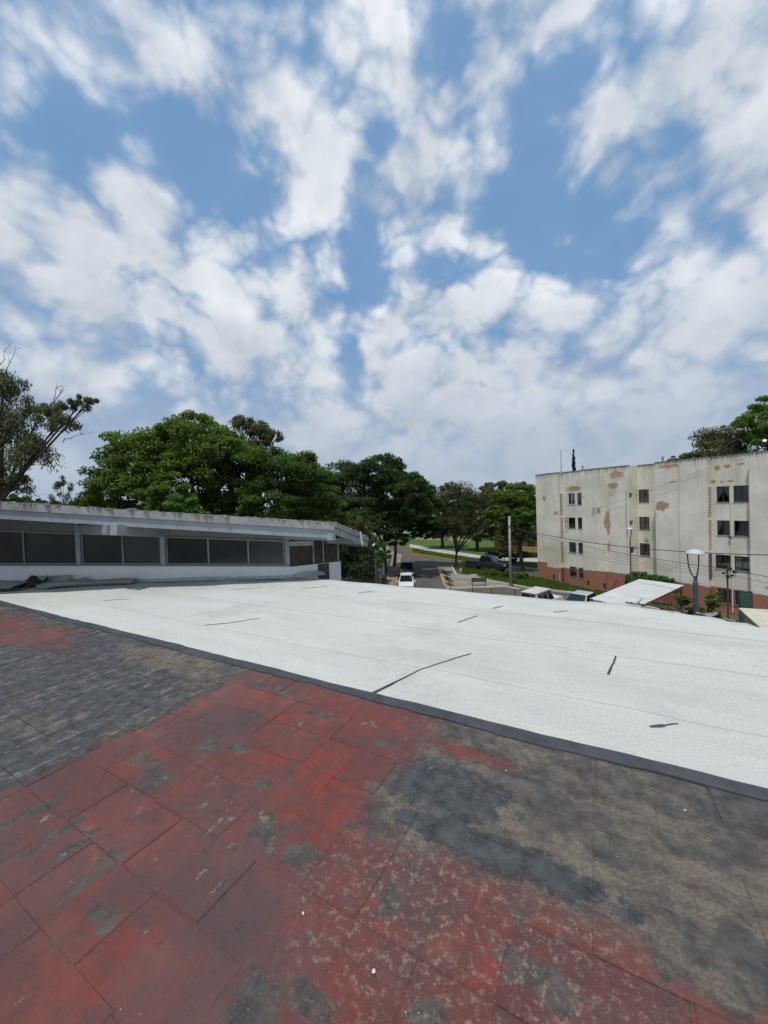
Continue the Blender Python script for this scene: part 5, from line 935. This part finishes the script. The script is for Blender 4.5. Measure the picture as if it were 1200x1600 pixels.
shrub('lawn_bush', 'dark shrubs behind the black pickup on the far lawn', (16.5, 53.5, 0), [(15.2, 54.5, .9, 1.0, .8, .9), (16.8, 53.4, 1.2, 1.1, .8, 1.1), (18.6, 52.4, .9, 1.2, .8, .9)], L_DARK, 70, 90, .24, 82)
# grass blades over the lawns
def grass(polys, n, h, name='grass', m=L_GRASS, seed=90):
    rg = np.random.default_rng(seed); out = []
    def inside(P, poly):
        x, y = P[:, 0], P[:, 1]; c = np.zeros(len(P), bool); j = len(poly)-1
        for i in range(len(poly)):
            xi, yi = poly[i]; xj, yj = poly[j]; hit = ((yi > y) != (yj > y)) & (x < (xj-xi)*(y-yi)/(yj-yi+1e-12)+xi); c ^= hit; j = i
        return c
    for poly in polys:
        a = np.array(poly); lo, hi = a.min(0), a.max(0); P = lo+(hi-lo)*rg.random((n*3, 2)); P = P[inside(P, poly)][:n]; out.append(P)
    P = np.vstack(out); N = len(P); hh = h*rg.uniform(.5, 1.5, N); cen = np.column_stack([P, .09+hh*.5]); t = np.column_stack([rg.normal(0, .25, N), rg.normal(0, .25, N), np.ones(N)])*hh[:, None]*.5
    a = rg.uniform(0, 6.28, N); s_ = np.column_stack([np.cos(a), np.sin(a), np.zeros(N)])*h*.16
    return tag(leaf_mesh(name, cen, t, s_, rg.normal(.5, .22, N), m, None), 'short green grass covering the lawns and verges', 'grass', kind='stuff')
grass([[(4.9, 67.5), (8.15, 62.5), (12.2, 54.9), (17, 50.4), (24, 45), (26, 47), (15.4, 56.6), (9.9, 65.2), (5.2, 75)], [(11.2, 44.6), (13.1, 40.6), (14.7, 38.3), (18.6, 35.3), (19.4, 36), (17.2, 42), (14.6, 45.4), (11.6, 49.2), (9.4, 52), (9.4, 47), (11.0, 46.2)], [(18.8, 35), (21.7, 28.6), (24.5, 22), (25, 22.4), (19.6, 36)]], 15000, .20)

# ------------------------------------------------------------------ left street wall, far houses, person
M_BLUEWALL = mat('blue_grey_wall', (.27, .32, .38), .9, var=.1, scale=1.5, dirt=(.2, .22, .24), damt=.6)
bw = thing('boundary_wall', 'blue grey rendered wall beside the shaded sidewalk', 'wall', (-1.0, 34, 0))
g = MB(); g.beam((-.2, 0, 1.45), (.55, 12, 1.35), .22, 2.9); g.build('panel', M_BLUEWALL, bw); g = MB(); g.beam((-.2, 0, 2.95), (.55, 12, 2.85), .30, .10); g.build('coping', M_CONC, bw); g = MB(); g.box((-.15, -.15, 1.55), (.17, .17, 1.55)); g.build('pillar', M_WHITEWALL, bw)
ww = thing('boundary_wall', 'pale garden wall running on behind the ficus trunk', 'wall', (-.4, 46.5, 0)); g = MB(); g.beam((0, 0, 1.2), (1.2, 20, 1.2), .22, 2.4); g.build('panel', M_WHITEWALL, ww); g = MB(); g.beam((0, 0, 2.43), (1.2, 20, 2.43), .3, .08); g.build('coping', M_CONC, ww)
M_CREAMW = mat('cream_house', (.52, .44, .32), .9, var=.08, scale=.8, dirt=(.4, .33, .25), damt=.5); M_ORANGEW = mat('ochre_house', (.50, .30, .10), .9, var=.1)
def house(label, loc, rz, w_, d, h, m, roofc):
    t = thing('far_house', label, 'house', loc, rz, 'low houses beyond the lawn'); ops = [(-w_/2+1+i*2.4, -w_/2+2.1+i*2.4, 1.0, 2.1) for i in range(int((w_-1.5)/2.4))]
    g = MB(); wall_panel(g, -w_/2, w_/2, 0, 0, h, ops); g.add([(-w_/2, 0, 0), (-w_/2, d, 0), (-w_/2, d, h), (-w_/2, 0, h)], [(0, 1, 2, 3)]); g.add([(w_/2, 0, 0), (w_/2, d, 0), (w_/2, d, h), (w_/2, 0, h)], [(0, 1, 2, 3)]); g.add([(-w_/2, d, 0), (w_/2, d, 0), (w_/2, d, h), (-w_/2, d, h)], [(0, 1, 2, 3)]); g.build('wall', m, t, fix=False)
    g = MB(); g.span(-w_/2-.3, w_/2+.3, -.5, d+.3, h, h+.18); g.build('roof', roofc, t)
    for a, b, c, e in ops: g = MB(); g.span(a, b, .10, .12, c, e); w2 = g.build('window', M_SCREEN, t); g = MB(); g.span((a+b)/2-.03, (a+b)/2+.03, .07, .10, c, e); g.build('mullion', M_FRAMEW, w2)
house('cream single-storey house seen between trunks beyond the pale walkway', (13, 88, 0), R(-35), 14, 7, 2.7, M_CREAMW, M_CONC); house('ochre walled house glimpsed under the street tree past the lawn', (24, 64, 0), R(-38), 12, 7, 2.6, M_ORANGEW, M_CONC); house('white house at the far end of the street beyond the ficus', (1.5, 112, 0), R(0), 16, 8, 3.4, M_WHITEWALL, M_CONC)
fence2 = thing('mesh_fence', 'thin dark mesh fence between the pickup and the apartment corner', 'fence', (13.6, 45.2, 0))
for i in range(7): g = MB(); g.tube([(i*.75, -i*.42, 0), (i*.75, -i*.42, 1.5)], .022, 5); g.build('post', M_DARKMETAL, fence2)
for z in (.4, .9, 1.45): g = MB(); g.tube([(0, 0, z), (4.5, -2.52, z)], .010, 4); g.build('rail', M_DARKMETAL, fence2)

def person(label, loc, rz):
    t = thing('person', label, 'person', loc, rz)
    V = [(0, 0, .95), (0, 0, 1.15), (0, .0, 1.38), (0, 0, 1.50), (0, .01, 1.56), (.19, 0, 1.42), (.27, .02, 1.15), (.22, .18, .98), (.20, .24, .93), (-.19, 0, 1.42), (-.27, .02, 1.15), (-.22, .18, .98), (-.20, .24, .93), (.10, 0, .90), (.11, .02, .50), (.11, -.02, .09), (.12, .13, .04), (-.10, 0, .90), (-.11, .02, .50), (-.11, -.02, .09), (-.12, .13, .04)]
    E_ = [(0, 1), (1, 2), (2, 3), (3, 4), (2, 5), (5, 6), (6, 7), (7, 8), (2, 9), (9, 10), (10, 11), (11, 12), (0, 13), (13, 14), (14, 15), (15, 16), (0, 17), (17, 18), (18, 19), (19, 20)]
    rad = [.15, .145, .15, .06, .055, .07, .052, .042, .03, .07, .052, .042, .03, .095, .07, .045, .04, .095, .07, .045, .04]
    def skin(name, V, E_, rad, m, lev=2):
        me = bpy.data.meshes.new(name); me.from_pydata(V, E_, []); me.materials.append(m); o = link(bpy.data.objects.new(name, me), t); sk = o.modifiers.new('skin', 'SKIN'); me.skin_vertices.new() if not me.skin_vertices else None
        for i, r_ in enumerate(rad): me.skin_vertices[0].data[i].radius = (r_, r_*.8); me.skin_vertices[0].data[i].use_root = i == 0
        s_ = o.modifiers.new('sub', 'SUBSURF'); s_.levels = lev; s_.render_levels = lev; o.modifiers['skin'].use_smooth_shade = True; return o
    skin('body', V, E_, rad, mat('dark_work_clothes', (.022, .022, .026), .9, var=.3, scale=9))
    M_SKIN = mat('skin', (.30, .17, .11), .6)
    g = MB(); g.lathe([(.001, -.125), (.045, -.115), (.07, -.07), (.082, -.01), (.084, .05), (.07, .10), (.04, .125), (.001, .13)], 16, (0, .02, 1.68)); g.add([(-.012, .10, 1.68), (.012, .10, 1.68), (0, .125, 1.65), (0, .095, 1.71)], [(0, 1, 2), (1, 3, 2), (3, 0, 2)])
    for sx in (-1, 1): g.box((sx*.084, .02, 1.68), (.01, .018, .03))
    g.build('head', M_SKIN, t, smooth=True)
    g = MB(); g.lathe([(.088, .0), (.090, .05), (.078, .10), (.045, .135), (.001, .145)], 16, (0, .012, 1.69)); g.add([(-.07, .08, 1.715), (.07, .08, 1.715), (.05, .17, 1.705), (-.05, .17, 1.705)], [(0, 1, 2, 3)]); g.build('cap', mat('black_cap', (.015, .015, .017), .9), t, smooth=True)
    for sx in (-1, 1):
        for k in range(4): skin('finger', [(sx*(.205-.012*k+.02), .255, .925-.004*k), (sx*(.20-.012*k+.02), .30, .91), (sx*(.195-.012*k+.02), .325, .885)], [(0, 1), (1, 2)], [.010, .009, .008], M_SKIN, 1)
        skin('thumb', [(sx*.185, .25, .945), (sx*.165, .29, .945), (sx*.16, .315, .93)], [(0, 1), (1, 2)], [.011, .010, .008], M_SKIN, 1)
    g = MB()
    for z, r_ in ((1.25, .165), (1.05, .16)):
        pts = [(r_*math.cos(2*math.pi*i/20), r_*.82*math.sin(2*math.pi*i/20), z) for i in range(21)]; g.tube(pts, .02, 6, False)
    g.build('reflective_band', mat('yellow_band', (.55, .42, .08), .6), t, smooth=True); return t
person('person in dark clothes and black cap with yellow bands on the shaded sidewalk', (-.25, 37.9, .13), R(200))
